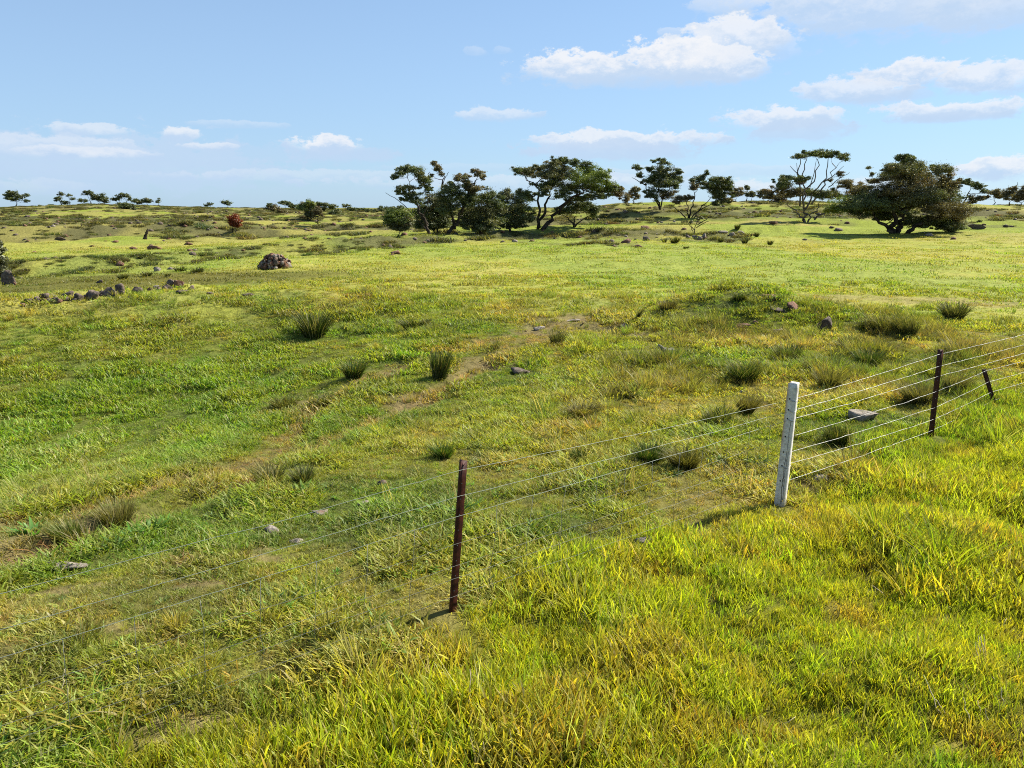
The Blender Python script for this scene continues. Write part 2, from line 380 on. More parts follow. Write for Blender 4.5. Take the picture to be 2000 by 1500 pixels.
c = t.mix(t.math('MULTIPLY', ed, 0.75), c, (0.42, 0.22, 0.09, 1))             # rusty bleed along one edge
c = t.mix(t.ramp(b, 0.52, 0.68, 0, 0.6), c, (0.27, 0.25, 0.22, 1))
principled(t, o, c, 0.9, 0, 0.2, bump(t, a, 0.35, 0.006))
m_crack, t, o = new_mat('dark_crack'); principled(t, o, (0.03, 0.027, 0.024, 1), 1.0, 0, 0.0)
m_wire, t, o = new_mat('galvanised_wire')
p = t.node('ShaderNodeNewGeometry').outputs['Position']; a = t.noise(p, 9, 4, 0.6)
principled(t, o, t.mix(t.ramp(a, 0.4, 0.65), (0.22, 0.22, 0.21, 1), (0.48, 0.48, 0.46, 1)), 0.5, 0.3, 0.4)
m_greywire, t, o = new_mat('dull_wire'); principled(t, o, (0.16, 0.17, 0.15, 1), 0.6, 0.3, 0.4)  # same wire in a darker grey: lower left strands and stays
m_dullwire, t, o = new_mat('greenish_wire'); principled(t, o, (0.22, 0.25, 0.21, 1), 0.55, 0.2, 0.4)  # same wire in a greener grey: upper strands left of the concrete post
m_straw, t, o = new_mat('dead_stalk'); principled(t, o, (0.50, 0.42, 0.30, 1), 0.8, 0, 0.2)
m_wood, t, o = new_mat('grey_dead_wood')
p = t.node('ShaderNodeNewGeometry').outputs['Position']; a = t.noise(p, 18, 5, 0.6)
principled(t, o, t.mix(t.ramp(a, 0.35, 0.65), (0.05, 0.042, 0.035, 1), (0.24, 0.22, 0.19, 1)), 0.9, 0, 0.1)

# ------------------------------------------------------------------ object helpers
def mesh_from(name, V, Fq, mat, attrs=None, smooth=False):
    """V (n,3); Fq (m,3) or (m,4) array, or a list of both kinds"""
    me = bpy.data.meshes.new(name); V = np.asarray(V, np.float32)
    Fl = Fq if isinstance(Fq, list) else [Fq]
    Fl = [np.asarray(f, np.int32) for f in Fl if len(f)]
    me.vertices.add(len(V)); me.vertices.foreach_set('co', V.ravel())
    loops = np.concatenate([f.ravel() for f in Fl]); tot = np.concatenate([np.full(len(f), f.shape[1], np.int32) for f in Fl])
    start = np.concatenate([[0], np.cumsum(tot)[:-1]]).astype(np.int32)
    me.loops.add(len(loops)); me.loops.foreach_set('vertex_index', loops)
    me.polygons.add(len(tot)); me.polygons.foreach_set('loop_start', start); me.polygons.foreach_set('loop_total', tot)
    if attrs:
        for k, a in attrs.items():
            at2 = me.attributes.new(k, 'FLOAT_COLOR', 'POINT'); a = np.asarray(a, np.float32)
            if a.shape[1] == 3: a = np.concatenate([a, np.ones((len(a), 1), np.float32)], 1)
            at2.data.foreach_set('color', a.ravel())
    me.update(calc_edges=True)
    if smooth: me.polygons.foreach_set('use_smooth', np.ones(len(tot), bool))
    me.materials.append(mat)
    return me
def obj(name, me, parent=None, loc=(0, 0, 0), rot=(0, 0, 0)):
    o_ = bpy.data.objects.new(name, me); C.objects.link(o_); o_.location = loc; o_.rotation_euler = rot
    if parent is not None: o_.parent = parent
    return o_
def tag(o_, label=None, cat=None, group=None, kind=None):
    for k, v_ in (('label', label), ('category', cat), ('group', group), ('kind', kind)):
        if v_: o_[k] = v_
    return o_
def empty(name, loc, label, cat, group=None):
    e = bpy.data.objects.new(name, None); C.objects.link(e); e.location = loc; e.empty_display_size = 0.2
    return tag(e, label, cat, group)
class MB:
    def __init__(s): s.V = []; s.T = []; s.Q = []; s.n = 0
    def add(s, V, T=None, Q=None):
        if T is not None and len(T): s.T.append(np.asarray(T)+s.n)
        if Q is not None and len(Q): s.Q.append(np.asarray(Q)+s.n)
        s.V.append(np.asarray(V, float)); s.n += len(V)
    def tube(s, P, Rr, k=6, cap=True):
        P = np.asarray(P, float); n = len(P); Rr = np.broadcast_to(np.asarray(Rr, float), (n,))
        T = np.gradient(P, axis=0); T /= (np.linalg.norm(T, axis=1, keepdims=True)+1e-9)
        ref = np.array([0, 0, 1.0]) if abs(T[:, 2]).mean() < 0.8 else np.array([1.0, 0, 0])
        A = np.cross(T, ref); A /= (np.linalg.norm(A, axis=1, keepdims=True)+1e-9); B = np.cross(T, A)
        th = np.arange(k)*2*np.pi/k
        V = P[:, None]+Rr[:, None, None]*(np.cos(th)[None, :, None]*A[:, None]+np.sin(th)[None, :, None]*B[:, None])
        V = V.reshape(-1, 3); i = np.arange(n-1)[:, None]*k; j = np.arange(k)[None]; j2 = (j+1) % k
        Q = np.stack([i+j, i+j2, i+k+j2, i+k+j], -1).reshape(-1, 4)
        Tt = None
        if cap:
            V = np.vstack([V, P[0], P[-1]]); a, b = n*k, n*k+1; jj = np.arange(k)
            Tt = np.vstack([np.stack([jj, np.full(k, a), (jj+1) % k], 1), np.stack([(n-1)*k+jj, (n-1)*k+(jj+1) % k, np.full(k, b)], 1)])
        s.add(V, Tt, Q)
    def mesh(s, name, mat, smooth=False, attrs=None):
        return mesh_from(name, np.vstack(s.V), [np.vstack(x) for x in (s.T, s.Q) if x], mat, attrs, smooth)

# ------------------------------------------------------------------ the ground
rad = np.concatenate([[0.0], np.geomspace(0.4, 5000, 700)])
a_front = np.arange(-0.80, 0.8001, 0.0034); a_rest = np.linspace(0.80, 2*np.pi-0.80, 90)[1:-1]
ang = np.concatenate([a_front, a_rest]); na = len(ang)
RR, AA = np.meshgrid(rad[1:], ang, indexing='ij')
X = RR*np.sin(AA); Y = RR*np.cos(AA)
Z = height(X, Y)
colr, verge, tr, bare, lush, rk = pasture_colour(X, Y)
dd_ = np.hypot(X, Y)
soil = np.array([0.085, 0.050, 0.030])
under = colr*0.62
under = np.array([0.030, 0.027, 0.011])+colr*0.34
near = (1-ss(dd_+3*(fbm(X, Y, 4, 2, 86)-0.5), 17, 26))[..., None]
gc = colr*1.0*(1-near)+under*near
gc = lerp(gc, (0.20, 0.150, 0.080), bare*0.5)
gc = lerp(gc, (0.11, 0.085, 0.040), tr*0.25)
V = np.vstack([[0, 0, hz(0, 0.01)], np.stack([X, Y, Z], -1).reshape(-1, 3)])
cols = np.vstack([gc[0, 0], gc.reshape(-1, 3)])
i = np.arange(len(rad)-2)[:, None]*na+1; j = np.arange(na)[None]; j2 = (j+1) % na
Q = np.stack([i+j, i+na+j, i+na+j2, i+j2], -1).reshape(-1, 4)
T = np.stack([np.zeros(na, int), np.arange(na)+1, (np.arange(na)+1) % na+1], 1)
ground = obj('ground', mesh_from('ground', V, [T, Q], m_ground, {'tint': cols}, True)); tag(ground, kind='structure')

# ------------------------------------------------------------------ grass: clump meshes + scattered points (stuff)
def blades(n, radius, h0, h1, w0, w1, lean=0.5, curl=0.8, seed=0, up=0.0):
    r = np.random.default_rng(seed)
    a = r.random(n)*2*np.pi; q = radius*np.sqrt(r.random(n))
    bx, by = q*np.cos(a), q*np.sin(a)
    la = r.random(n)*2*np.pi if up == 0 else a+r.normal(0, 0.6, n)
    hh = h0+(h1-h0)*r.random(n); ww = w0+(w1-w0)*r.random(n); ln = lean*r.random(n)
    cu = curl*(0.3+r.random(n))
    fa = la+np.pi/2+r.normal(0, 0.7, n)                                   # ribbon direction
    P = []
    seg = [0, .4, .75, 1.0]
    for s_ in seg:
        out = hh*(ln*s_+cu*0.55*s_*s_); zz = hh*(s_-0.28*cu*s_*s_)
        P.append(np.stack([bx+np.cos(la)*out, by+np.sin(la)*out, zz-0.012*(s_ == 0)], 1))
    side = np.stack([np.cos(fa), np.sin(fa), np.zeros(n)], 1)
    Wd = [0.8, 1.0, 0.62]
    Vs = []
    for k in range(3):
        Vs += [P[k]-side*(ww*Wd[k]/2)[:, None], P[k]+side*(ww*Wd[k]/2)[:, None]]
    Vs.append(P[3])
    V = np.stack(Vs, 1).reshape(-1, 3)
    b = np.arange(n)[:, None]*7
    Q = np.concatenate([b+np.array([[0, 1, 3, 2]]), b+np.array([[2, 3, 5, 4]])]); T = b+np.array([[4, 5, 6]])
    rv = r.random(n); tip = np.array([0, 0, .4, .4, .75, .75, 1.0])
    at3 = np.zeros((n, 7, 3)); at3[..., 0] = rv[:, None]; at3[..., 1] = tip[None]
    return V, T, Q, at3.reshape(-1, 3)
lib = bpy.data.collections.new('grass_clumps')
def clump(name, *a, **k):
    V, T, Q, A = blades(*a, **k)
    o_ = bpy.data.objects.new(name, mesh_from(name, V, [T, Q], m_grass, {'blade': A})); lib.objects.link(o_); return o_
KIND = {}
def kinds(key, cnt, *a, **k):
    KIND[key] = []
    for c_ in range(cnt):
        KIND[key].append(len(lib.objects)); clump('clump_%03d' % len(lib.objects), *a, seed=100+len(lib.objects), **k)
kinds('short', 5, 36, 0.10, 0.022, 0.080, 0.0050, 0.0095, lean=1.1, curl=1.0)
kinds('long', 6, 44, 0.10, 0.045, 0.125, 0.0034, 0.0088, lean=0.42, curl=0.6)
kinds('stem', 3, 5, 0.05, 0.14, 0.24, 0.0022, 0.0036, lean=0.5, curl=0.25)
kinds('mid', 4, 70, 0.22, 0.025, 0.090, 0.009, 0.016, lean=1.0, curl=0.9)
kinds('far', 3, 90, 0.7, 0.02, 0.07, 0.014, 0.028, lean=1.0, curl=0.8)
kinds('tuft', 4, 60, 0.07, 0.10, 0.26, 0.004, 0.007, lean=0.7, curl=0.7, up=1.0)
kinds('weed', 3, 16, 0.05, 0.04, 0.10, 0.016, 0.030, lean=1.5, curl=1.1, up=1.0)
kinds('heath', 3, 260, 0.38, 0.05, 0.20, 0.012, 0.026, lean=1.5, curl=0.9)

PTS = dict(p=[], r=[], s=[], k=[], c=[])
def scatter(key, d0, d1, density, scale=1.0, keep=None, colour=None, half=0.74, smin=0.7, smax=1.3):
    area = half*(d1*d1-d0*d0); n = int(area*density)
    q = np.sqrt(rng.random(n)*(d1*d1-d0*d0)+d0*d0); a = (rng.random(n)*2-1)*half
    x, y = q*np.sin(a), q*np.cos(a)
    c, verge, tr, bare, lush, rk = pasture_colour(x, y)
    m = dict(verge=verge, tr=tr, bare=bare, lush=lush, rk=rk, d=q, x=x, y=y)
    pr = keep(m) if keep else np.ones(n)
    for fx_, fy_ in FENCE[2:5]: pr = pr*(0.15+0.85*ss(np.hypot(x-fx_+0.02, y-fy_+0.12), 0.10, 0.30))
    ok = rng.random(n) < pr
    x, y, c, q = x[ok], y[ok], c[ok], q[ok]; m = {k_: v_[ok] for k_, v_ in m.items()}
    if colour is not None: c = colour(c, m)
    n = len(x); c = lerp(c, (0.26, 0.20, 0.08), 0.7*m['bare']) if key in ('short', 'mid') else c
    c = c*(0.7+0.6*rng.random((n, 1)))*(1+0.10*rng.normal(size=(n, 3)))
    lo_ = 0.80 if key == 'long' else 0.5
    s = scale*(smin+(smax-smin)*rng.random(n))*(lo_+(1.6-lo_)*ss(fbm(x, y, 0.9, 3, 70), 0.3, 0.72))
    PTS['p'].append(np.stack([x, y, height(x, y)-0.004], 1)); PTS['s'].append(s)
    PTS['r'].append(np.stack([rng.normal(0, 0.08, n), rng.normal(0, 0.08, n), rng.random(n)*6.283], 1))
    PTS['k'].append(rng.choice(KIND[key], n)); PTS['c'].append(np.clip(c, 0.004, 1))
fade = lambda m, a, b: 1-ss(m['d'], a, b)
scatter('short', 2.4, 15, 190, 1.05, lambda m: (1-0.92*m['verge'])*(1-0.75*m['bare'])*(1-0.5*m['tr'])*fade(m, 12, 15))
scatter('stem', 2.2, 12, 9, 1.0, lambda m: 0.4*m['verge']+0.15, lambda c, m: np.array([0.42, 0.34, 0.20])+0*c)
scatter('long', 2.2, 15, 190, 1.0, lambda m: m['verge']*(1-0.7*m['bare'])*fade(m, 12, 15), smin=0.6, smax=1.35)
scatter('mid', 12, 34, 50, 1.0, lambda m: (1-0.9*m['bare'])*ss(m['d'], 12, 14)*(1-0.88*ss(m['d']+3*(fbm(m['x'], m['y'], 4, 2, 86)-0.5), 19, 25)))
scatter('long', 12, 30, 60, 1.15, lambda m: m['verge']*ss(m['d'], 12, 15))
scatter('far', 22, 90, 1.5, 0.85, lambda m: ss(m['d'], 22, 30)*(1-0.85*ss(m['d'], 50, 90)))
rough = lambda m: np.exp(-(((m['x']-7.8)/5.5)**2+((m['y']-15)/5.0)**2)**1.5)
scatter('tuft', 8.0, 24, 40, 0.9, lambda m: (1-m['verge'])*rough(m)*ss(fbm(m['x'], m['y'], 1.1, 2, 84), 0.44, 0.54), lambda c, m: c*np.array([0.60, 0.60, 0.8]))
scatter('tuft', 3.0, 26, 9.0, 0.72, lambda m: (1-m['verge'])*ss(fbm(m['x'], m['y'], 1.6, 2, 80), 0.50, 0.60)*(1-m['lush']),
        lambda c, m: np.where((fbm(m['x'], m['y'], 0.9, 2, 85) > 0.56)[:, None], c*np.array([1.15, 0.98, 1.3]), c*np.array([0.68, 0.74, 0.9])))
scatter('tuft', 2.2, 14, 5.0, 1.0, lambda m: m['verge']*ss(fbm(m['x'], m['y'], 0.9, 2, 81), 0.45, 0.6))
scatter('weed', 2.4, 9, 14, 0.8, lambda m: (1-m['verge'])*ss(fbm(m['x'], m['y'], 0.8, 2, 82), 0.50, 0.62),
        lambda c, m: c*np.array([0.62, 0.95, 1.2]))
scatter('heath', 34, 60, 3.0, 0.8, lambda m: m['rk'], lambda c, m: np.array([0.070, 0.078, 0.032])+0*c)
scatter('heath', 60, 420, 0.32, 1.6, lambda m: np.minimum(1, m['rk']*0.9+0.12*ss(m['d'], 120, 260)), lambda c, m: np.array([0.072, 0.073, 0.036])+0*c)
pp = {k_: np.concatenate(v_) for k_, v_ in PTS.items()}
pm = bpy.data.meshes.new('grass'); pm.vertices.add(len(pp['p'])); pm.vertices.foreach_set('co', pp['p'].astype(np.float32).ravel())
for nm, ty, key, fld in (('rot', 'FLOAT_VECTOR', 'r', 'vector'), ('size', 'FLOAT', 's', 'value'), ('kindex', 'INT', 'k', 'value')):
    a_ = pm.attributes.new(nm, ty, 'POINT'); a_.data.foreach_set(fld, pp[key].astype(np.int32 if ty == 'INT' else np.float32).ravel())
a_ = pm.attributes.new('tint', 'FLOAT_COLOR', 'POINT')
a_.data.foreach_set('color', np.concatenate([pp['c'], np.ones((len(pp['c']), 1))], 1).astype(np.float32).ravel())
grass = obj('grass', pm); tag(grass, 'short green and straw coloured pasture grass, longer and yellower beside the fence', 'grass', kind='stuff')
gt = bpy.data.node_groups.new('scatter_grass', 'GeometryNodeTree')
gt.interface.new_socket('Geometry', in_out='INPUT', socket_type='NodeSocketGeometry'); gt.interface.new_socket('Geometry', in_out='OUTPUT', socket_type='NodeSocketGeometry')
G = NT(gt); gi = G.node('NodeGroupInput'); go = G.node('NodeGroupOutput')
m2p = G.node('GeometryNodeMeshToPoints'); iop = G.node('GeometryNodeInstanceOnPoints'); ci = G.node('GeometryNodeCollectionInfo')
ci.inputs['Collection'].default_value = lib; ci.inputs['Separate Children'].default_value = True; ci.inputs['Reset Children'].default_value = True
def named(nm, ty):
    x_ = G.node('GeometryNodeInputNamedAttribute', data_type=ty); x_.inputs[0].default_value = nm; return x_.outputs[0]
e2r = G.node('FunctionNodeEulerToRotation'); G.l.new(named('rot', 'FLOAT_VECTOR'), e2r.inputs[0])
G.l.new(gi.outputs[0], m2p.inputs[0]); G.l.new(m2p.outputs[0], iop.inputs['Points']); G.l.new(ci.outputs[0], iop.inputs['Instance'])
iop.inputs['Pick Instance'].default_value = True
G.l.new(named('kindex', 'INT'), iop.inputs['Instance Index']); G.l.new(e2r.outputs[0], iop.inputs['Rotation'])
G.l.new(named('size', 'FLOAT'), iop.inputs['Scale']); G.l.new(iop.outputs[0], go.inputs[0])
md = grass.modifiers.new('scatter', 'NODES'); md.node_group = gt
print('grass clumps', len(pp['p']))

# ------------------------------------------------------------------ fence
fence = empty('wire_fence', FENCE[2]+(hz(*FENCE[2]),), 'farm fence of steel pickets, one pale concrete post and seven strained wires', 'fence')
F0 = np.array(fence.location)
def local(P): return np.asarray(P, float)-F0
def picket_mesh(h):
    """Y-section steel picket with a row of wire holes pressed along its web"""
    mb = MB(); a = 0.033; th = 0.0035
    prof = []
    for k in range(3):
        q = R(90+120*k); nx, ny = -math.sin(q), math.cos(q); cx, cy = math.cos(q), math.sin(q); L = a if k else a*1.15
        q2 = R(90+120*k+60)
        prof += [(cx*L-nx*th, cy*L-ny*th), (cx*L+nx*th, cy*L+ny*th), (math.cos(q2)*th*2, math.sin(q2)*th*2)]
    prof = np.array(prof); n = len(prof); zs = np.linspace(-0.25, h, 10)
    V = np.array([(px_, py_, z_) for z_ in zs for px_, py_ in prof])
    i = np.arange(len(zs)-1)[:, None]*n; j = np.arange(n)[None]; j2 = (j+1) % n
    Q = np.stack([i+j, i+j2, i+n+j2, i+n+j], -1).reshape(-1, 4)
    top = (len(zs)-1)*n
    V = np.vstack([V, [(0, 0, h)]])
    T = np.array([(top+k, top+(k+1) % n, len(V)-1) for k in range(n)])
    mb.add(V, T, Q); return mb.mesh('picket', m_picket)
def picket(idx, h, lean=(0, 0), turn=0.0, label=None):
    x, y = FENCE[idx]; z = hz(x, y)
    p = obj('star_picket', picket_mesh(h), fence, local((x, y, z)), (lean[0], lean[1], turn))
    if label: p['label'] = label
    hm = MB()
    for k in range(9):
        zz = h-0.05-k*0.115
        th_ = np.arange(8)*2*np.pi/8; c_ = np.array([0.0, -0.0085, zz])
        V_ = np.array([c_+np.array([0.004*math.cos(a), -0.001-0.0005*(q), 0.004*math.sin(a)]) for q in (0, 1) for a in th_])
        Q_ = [[k2, (k2+1) % 8, 8+(k2+1) % 8, 8+k2] for k2 in range(8)]
        hm.add(V_, [[8, 8+k2, 8+k2+1] for k2 in range(1, 7)], Q_)
    hp = obj('wire_hole', hm.mesh('wire_hole', m_wire), p); hp['kind'] = 'stuff'
    return p
P1 = picket(2, 1.13, (0.0, R(5.6)), R(35), 'nearest dark steel picket standing upright')
P3 = picket(4, 1.13, (0, R(-1.0)), R(20), 'dark steel picket right of the concrete post')
P4 = picket(5, 0.56, (R(-4), R(-23)), R(10), 'short steel picket leaning to the left')
picket(1, 1.12, (0, R(1)), R(30)); picket(6, 1.12, (0, 0), R(30))
# concrete post
wx, wy = FENCE[3]; wz = hz(wx, wy)
PW, PD, PH = 0.100, 0.090, 1.28
def post_mesh():
    n = 8; zs = np.linspace(-0.4, PH, 30); c = 0.007; r_ = np.random.default_rng(5)
    pr = [(-PW/2+c, -PD/2), (PW/2-c, -PD/2), (PW/2, -PD/2+c), (PW/2, PD/2-c), (PW/2-c, PD/2), (-PW/2+c, PD/2), (-PW/2, PD/2-c), (-PW/2, -PD/2+c)]
    V = []
    for z_ in zs:
        k = 1.0-0.10*(z_/PH)
        for (a, b) in pr:
            chip = 0.004*r_.random() if r_.random() < 0.3 else 0
            V.append((a*k*(1-chip*8), b*k*(1-chip*8), z_))
    V = np.array(V); i = np.arange(len(zs)-1)[:, None]*n; j = np.arange(n)[None]; j2 = (j+1) % n
    Q = np.stack([i+j, i+j2, i+n+j2, i+n+j], -1).reshape(-1, 4)
    V = np.vstack([V, [(0, 0, PH)]]); top = (len(zs)-1)*n
    V[top:top+8, 2] += np.array([-.004, 0, 0, 0, 0, 0, -.012, -.010])
    T = np.array([(top+k, top+(k+1) % n, len(V)-1) for k in range(n)])
    return mesh_from('concrete_post', V, [T, Q], m_concrete)
POST_TURN, POST_LEAN = R(-35), R(1.6)
post = obj('concrete_post', post_mesh(), fence, local((wx, wy, wz)), (0, POST_LEAN, POST_TURN))
post['label'] = 'square pale grey concrete post with holes, cracks and a rusty edge'
for hzv in (1.12, 1.01, 0.92, 0.735, 0.575, 0.43, 0.27):               # drilled wire holes
    k = 1-0.10*hzv/PH; th_ = np.arange(10)*2*np.pi/10
    c_ = (-0.012, -PD/2*k-0.0012, hzv)
    V_ = [(c_[0]+0.0075*math.cos(a), c_[1], c_[2]+0.0085*math.sin(a)) for a in th_]+[(c_[0]+0.0075*math.cos(a), c_[1]+0.003, c_[2]+0.0085*math.sin(a)) for a in th_]
    obj('wire_hole', mesh_from('wire_hole', V_, [np.array([[0, q, q+1] for q in range(1, 9)]), np.array([[q, (q+1) % 10, 10+(q+1) % 10, 10+q] for q in range(10)])], m_crack), post)
r_ = np.random.default_rng(9)
for x0, z0, z1, w in ((0.028, 0.90, 0.30, 0.0035), (0.040, 0.62, 0.20, 0.0028), (0.012, 0.34, 0.03, 0.005), (0.030, 0.30, 0.05, 0.004)):   # shrinkage cracks
    zz = np.linspace(z0, z1, 14); k = 1-0.10*zz/PH; xx = x0+np.cumsum(r_.normal(-0.0008, 0.003, 14))
    V_ = np.concatenate([np.stack([xx-w/2*r_.uniform(.5, 1.4, 14), -PD/2*k-0.0010, zz], 1), np.stack([xx+w/2*r_.uniform(.5, 1.4, 14), -PD/2*k-0.0010, zz], 1)])
    obj('crack', mesh_from('crack', V_, np.array([[q, 14+q, 15+q, q+1] for q in range(13)]), m_crack), post)
pm_ = Matrix.Translation(Vector(local((wx, wy, wz)))) @ Matrix.Rotation(POST_TURN, 4, 'Z') @ Matrix.Rotation(POST_LEAN, 4, 'Y')
for hzv in (1.12, 1.01, 0.92, 0.43):                                  # tie wires from the holes round the corner
    k = 1-0.10*hzv/PH; X1, Y1 = PW/2*k, PD/2*k
    pts = [(-0.012, -Y1+0.01, hzv), (-0.008, -Y1-0.004, hzv-0.004), (0.025, -Y1-0.006, hzv-0.018), (X1-0.006, -Y1-0.005, hzv-0.016), (X1+0.004, -Y1+0.01, hzv-0.012), (X1+0.005, Y1-0.02, hzv-0.002), (X1-0.02, Y1+0.006, hzv)]
    mb = MB(); mb.tube(pts, 0.0028, 5); o_ = obj('tie_wire', mb.mesh('tie_wire', m_wire, True), post)
# wires: (height on nearest picket, at concrete post, at right picket, at leaning picket)
WIRES = [(1.09, 1.10, 1.08, 1.03), (0.90, 0.985, 0.925, 0.90), (0.75, 0.895, 0.795, 0.80), (0.54, 0.71, 0.60, 0.50), (0.37, 0.545, 0.39, 0.33), (0.27, 0.415, 0.235, 0.17), (0.13, 0.235, 0.09, 0.04)]
def post_point(i, h_):
    x, y = FENCE[i]; z = hz(x, y)
    if i == 3:
        v_ = pm_ @ Vector((0.0, PD/2*(1-0.1*h_/PH)+0.004, h_)); return np.array(v_)+F0
    tilt = {2: R(5.6), 4: R(-1.0)}.get(i, 0)
    if i == 5: return np.array([x-0.40*h_, y-0.05*h_, z+h_])
    return np.array([x+math.sin(tilt)*h_-0.012, y-0.036, z+h_])
for wi, hs in enumerate(WIRES):
    mb = MB(); r2 = np.random.default_rng(40+wi)
    hh = {1: hs[0]-0.10, 2: hs[0], 3: hs[1], 4: hs[2], 5: hs[3], 6: hs[2]+(0.10 if wi < 3 else 0.03)}
    P_all = []
    spans = [(1, 2), (2, 3), (3, 4)]+([(4, 6)] if wi < 3 else [(4, 5), (5, 6)])
    for i, i2 in spans:
        a, b = post_point(i, hh[i]), post_point(i2, hh[i2]); L = np.linalg.norm(b-a); n = int(L/0.10)
        t_ = np.linspace(0, 1, n, endpoint=(i2 == 6))
        P = a+(b-a)*t_[:, None]; P[:, 2] -= 4*t_*(1-t_)*0.010*L/3
        bend = np.zeros(n)
        for q in range(3):
            c_ = r2.random(); bend += r2.normal(0, 0.007)*np.exp(-((t_-c_)/0.06)**2)
        P[:, 2] += bend*np.sin(np.pi*t_)+r2.normal(0, 0.0012, n)
        P_all.append(P)
    left_ = np.vstack(P_all[:2]+[P_all[2][:1]]); P = np.vstack(P_all[2:])
    ml = MB(); ml.tube(local(left_), 0.0017 if wi < 3 else 0.0012, 5)
    wl = obj('wire', ml.mesh('wire', m_dullwire if wi < 3 else m_greywire, True), fence)
    mb.tube(local(P), 0.0022, 5)
    # twists / barbs every so often on the upper strands
    w_ = obj('wire', mb.mesh('wire', m_wire if wi not in (3, 5) else m_wire, True), fence)
    if wi < 4:
        bb = MB(); Ls = np.concatenate([[0], np.cumsum(np.linalg.norm(np.diff(P, axis=0), axis=1))])
        for s_ in np.arange(0.1, Ls[-1], 0.27):
            c_ = np.array([np.interp(s_, Ls, P[:, q]) for q in range(3)])
            if math.hypot(c_[0], c_[1]) > 18: continue
            for sg in (-1, 1):
                dv = np.array([r2.normal(0, .4)*0.012, r2.normal(0, .5)*0.01, sg*0.011]); bb.tube(local([c_-dv*0.4, c_, c_+dv]), [0.0036, 0.003, 0.001], 4, False)
        o_ = obj('barb', bb.mesh('barb', m_wire), w_); o_['kind'] = 'stuff'
# knotted netting stays between the lower wires, left of the concrete post
for i in (1, 2):
    n = 12
    for q in range(1, n):
        t_ = q/n; pts = []
        for wi in (2, 3, 4, 5, 6):
            hs = WIRES[wi]; hh = {1: hs[0]-0.10, 2: hs[0], 3: hs[1]}
            a, b = post_point(i, hh[i]), post_point(i+1, hh[i+1]); L = np.linalg.norm(b-a)
            p_ = a+(b-a)*t_; p_[2] -= 4*t_*(1-t_)*0.010*L/3; p_[0] += rng.normal(0, 0.006); pts.append(p_)
        mb = MB(); mb.tube(local(pts), 0.0016, 4); obj('stay_wire', mb.mesh('stay_wire', m_greywire), fence)

# ------------------------------------------------------------------ stones
def ico(sub):
    import bmesh
    bm = bmesh.new(); bmesh.ops.create_icosphere(bm, subdivisions=sub, radius=1.0)
    V = np.array([v_.co[:] for v_ in bm.verts]); T = np.array([[v_.index for v_ in f.verts] for f in bm.faces]); bm.free(); return V, T
ICO = {k: ico(k) for k in (1, 2, 3)}
def rock_shape(seed, sub=3, cuts=14, rough=0.22):
    r = np.random.default_rng(seed); V, T = ICO[sub]; V = V.copy()
    for _ in range(cuts):
        n = r.normal(size=3); n /= np.linalg.norm(n); dlim = r.uniform(0.38, 0.78)
        k = V@n; over = k > dlim; V[over] -= np.outer(k[over]-dlim, n)
    a = vnoise(V[:, 0]*2+V[:, 2]*1.3+50, V[:, 1]*2-V[:, 2]+50, 0.6, seed % 13)+0.5*vnoise(V[:, 0]*2-V[:, 2]+9, V[:, 1]*2+V[:, 2]*1.7+9, 0.25, seed % 11)
    V *= (1+rough*(a-0.75))[:, None]
    return V, T
def rock_mesh(seed, sx, sy, sz, mat, sub=3, cuts=14):
    V, T = rock_shape(seed, sub, cuts); return mesh_from('stone', V*np.array([sx, sy, sz]), [T], mat)
_seed = [1]
def stone(px, py, w, h, label, mat=None, group=None, dx=0, name='fieldstone', tilt=0.0, deep=0.75):
    """a stone whose base shows at that photo point, w and h its size in photo pixels"""
    x, y, z = at(px, py); m = y/F*1.02; _seed[0] += 1
    if 40 < px < 380 and 555 < py < 600: w, h = w*1.15, h*1.25
    sx, sz = w*m*0.66, h*m*0.85
    o_ = obj(name, rock_mesh(int(px*3+py), sx, max(sx*deep, 0.03), sz, mat or m_stone, 3 if w > 25 else 2), None, (x, y+sx*deep*0.6, z+h*m*0.26), (tilt*0.5, tilt, random.uniform(-0.4, 0.4)))
    return tag(o_, label, 'stone', group)
S = stone
G1 = 'row of dark stones on the near crest at the left'
S(14,556,30,24,'rounded grey boulder cut by the left picture edge in the dry hollow'); S(27,557,8,8,'small reddish stone against the boulder at the left edge',m_redstone)
S(56,592,20,9,'low dark stone at the left end of the stone row on the crest',m_stone,G1)
S(70,591,16,12,'dark stone second from the left in the crest row',m_stone,G1); S(86,586,20,14,'slanting dark stone third from the left in the crest row',m_stone,G1)
S(105,583,10,7,'tiny stone between the slanting stone and the dome shaped stone',m_stone,G1); S(130,582,20,14,'dome shaped dark stone just right of the slanting stone',m_stone,G1)
S(153,588,16,15,'steep dark left half of the split block in the crest row',m_stone,G1); S(172,585,26,16,'grey brown block beside the steep dark stone in the crest row',m_stone,G1)
S(197,576,9,6,'small stone left of the biggest pile in the crest row',m_stone,G1); S(215,580,26,15,'broad brown stone at the foot of the biggest pile in the crest row',m_stone,G1)
S(229,572,20,18,'tallest dark stone standing at the back of the crest pile',m_stone,G1); S(236,577,12,12,'narrow grey stone at the right side of the crest pile',m_stone,G1)
S(263,573,18,12,'lone dark stone between the biggest pile and the mossy mound',m_stone,G1); S(252,585,9,6,'small dark stone below the lone stone of the crest row',m_stone,G1)
S(305,563,15,6,'flat pale stone left of the mossy mound',m_pale,G1); S(325,568,22,11,'grey stone low on the mossy mound',m_stone,G1); S(332,558,24,10,'flat grey stone on top of the mossy mound',m_stone,G1)
S(345,562,20,16,'red brown stone on the right shoulder of the mossy mound',m_redstone,G1); S(350,573,26,7,'long low stone at the right foot of the mossy mound',m_stone,G1)
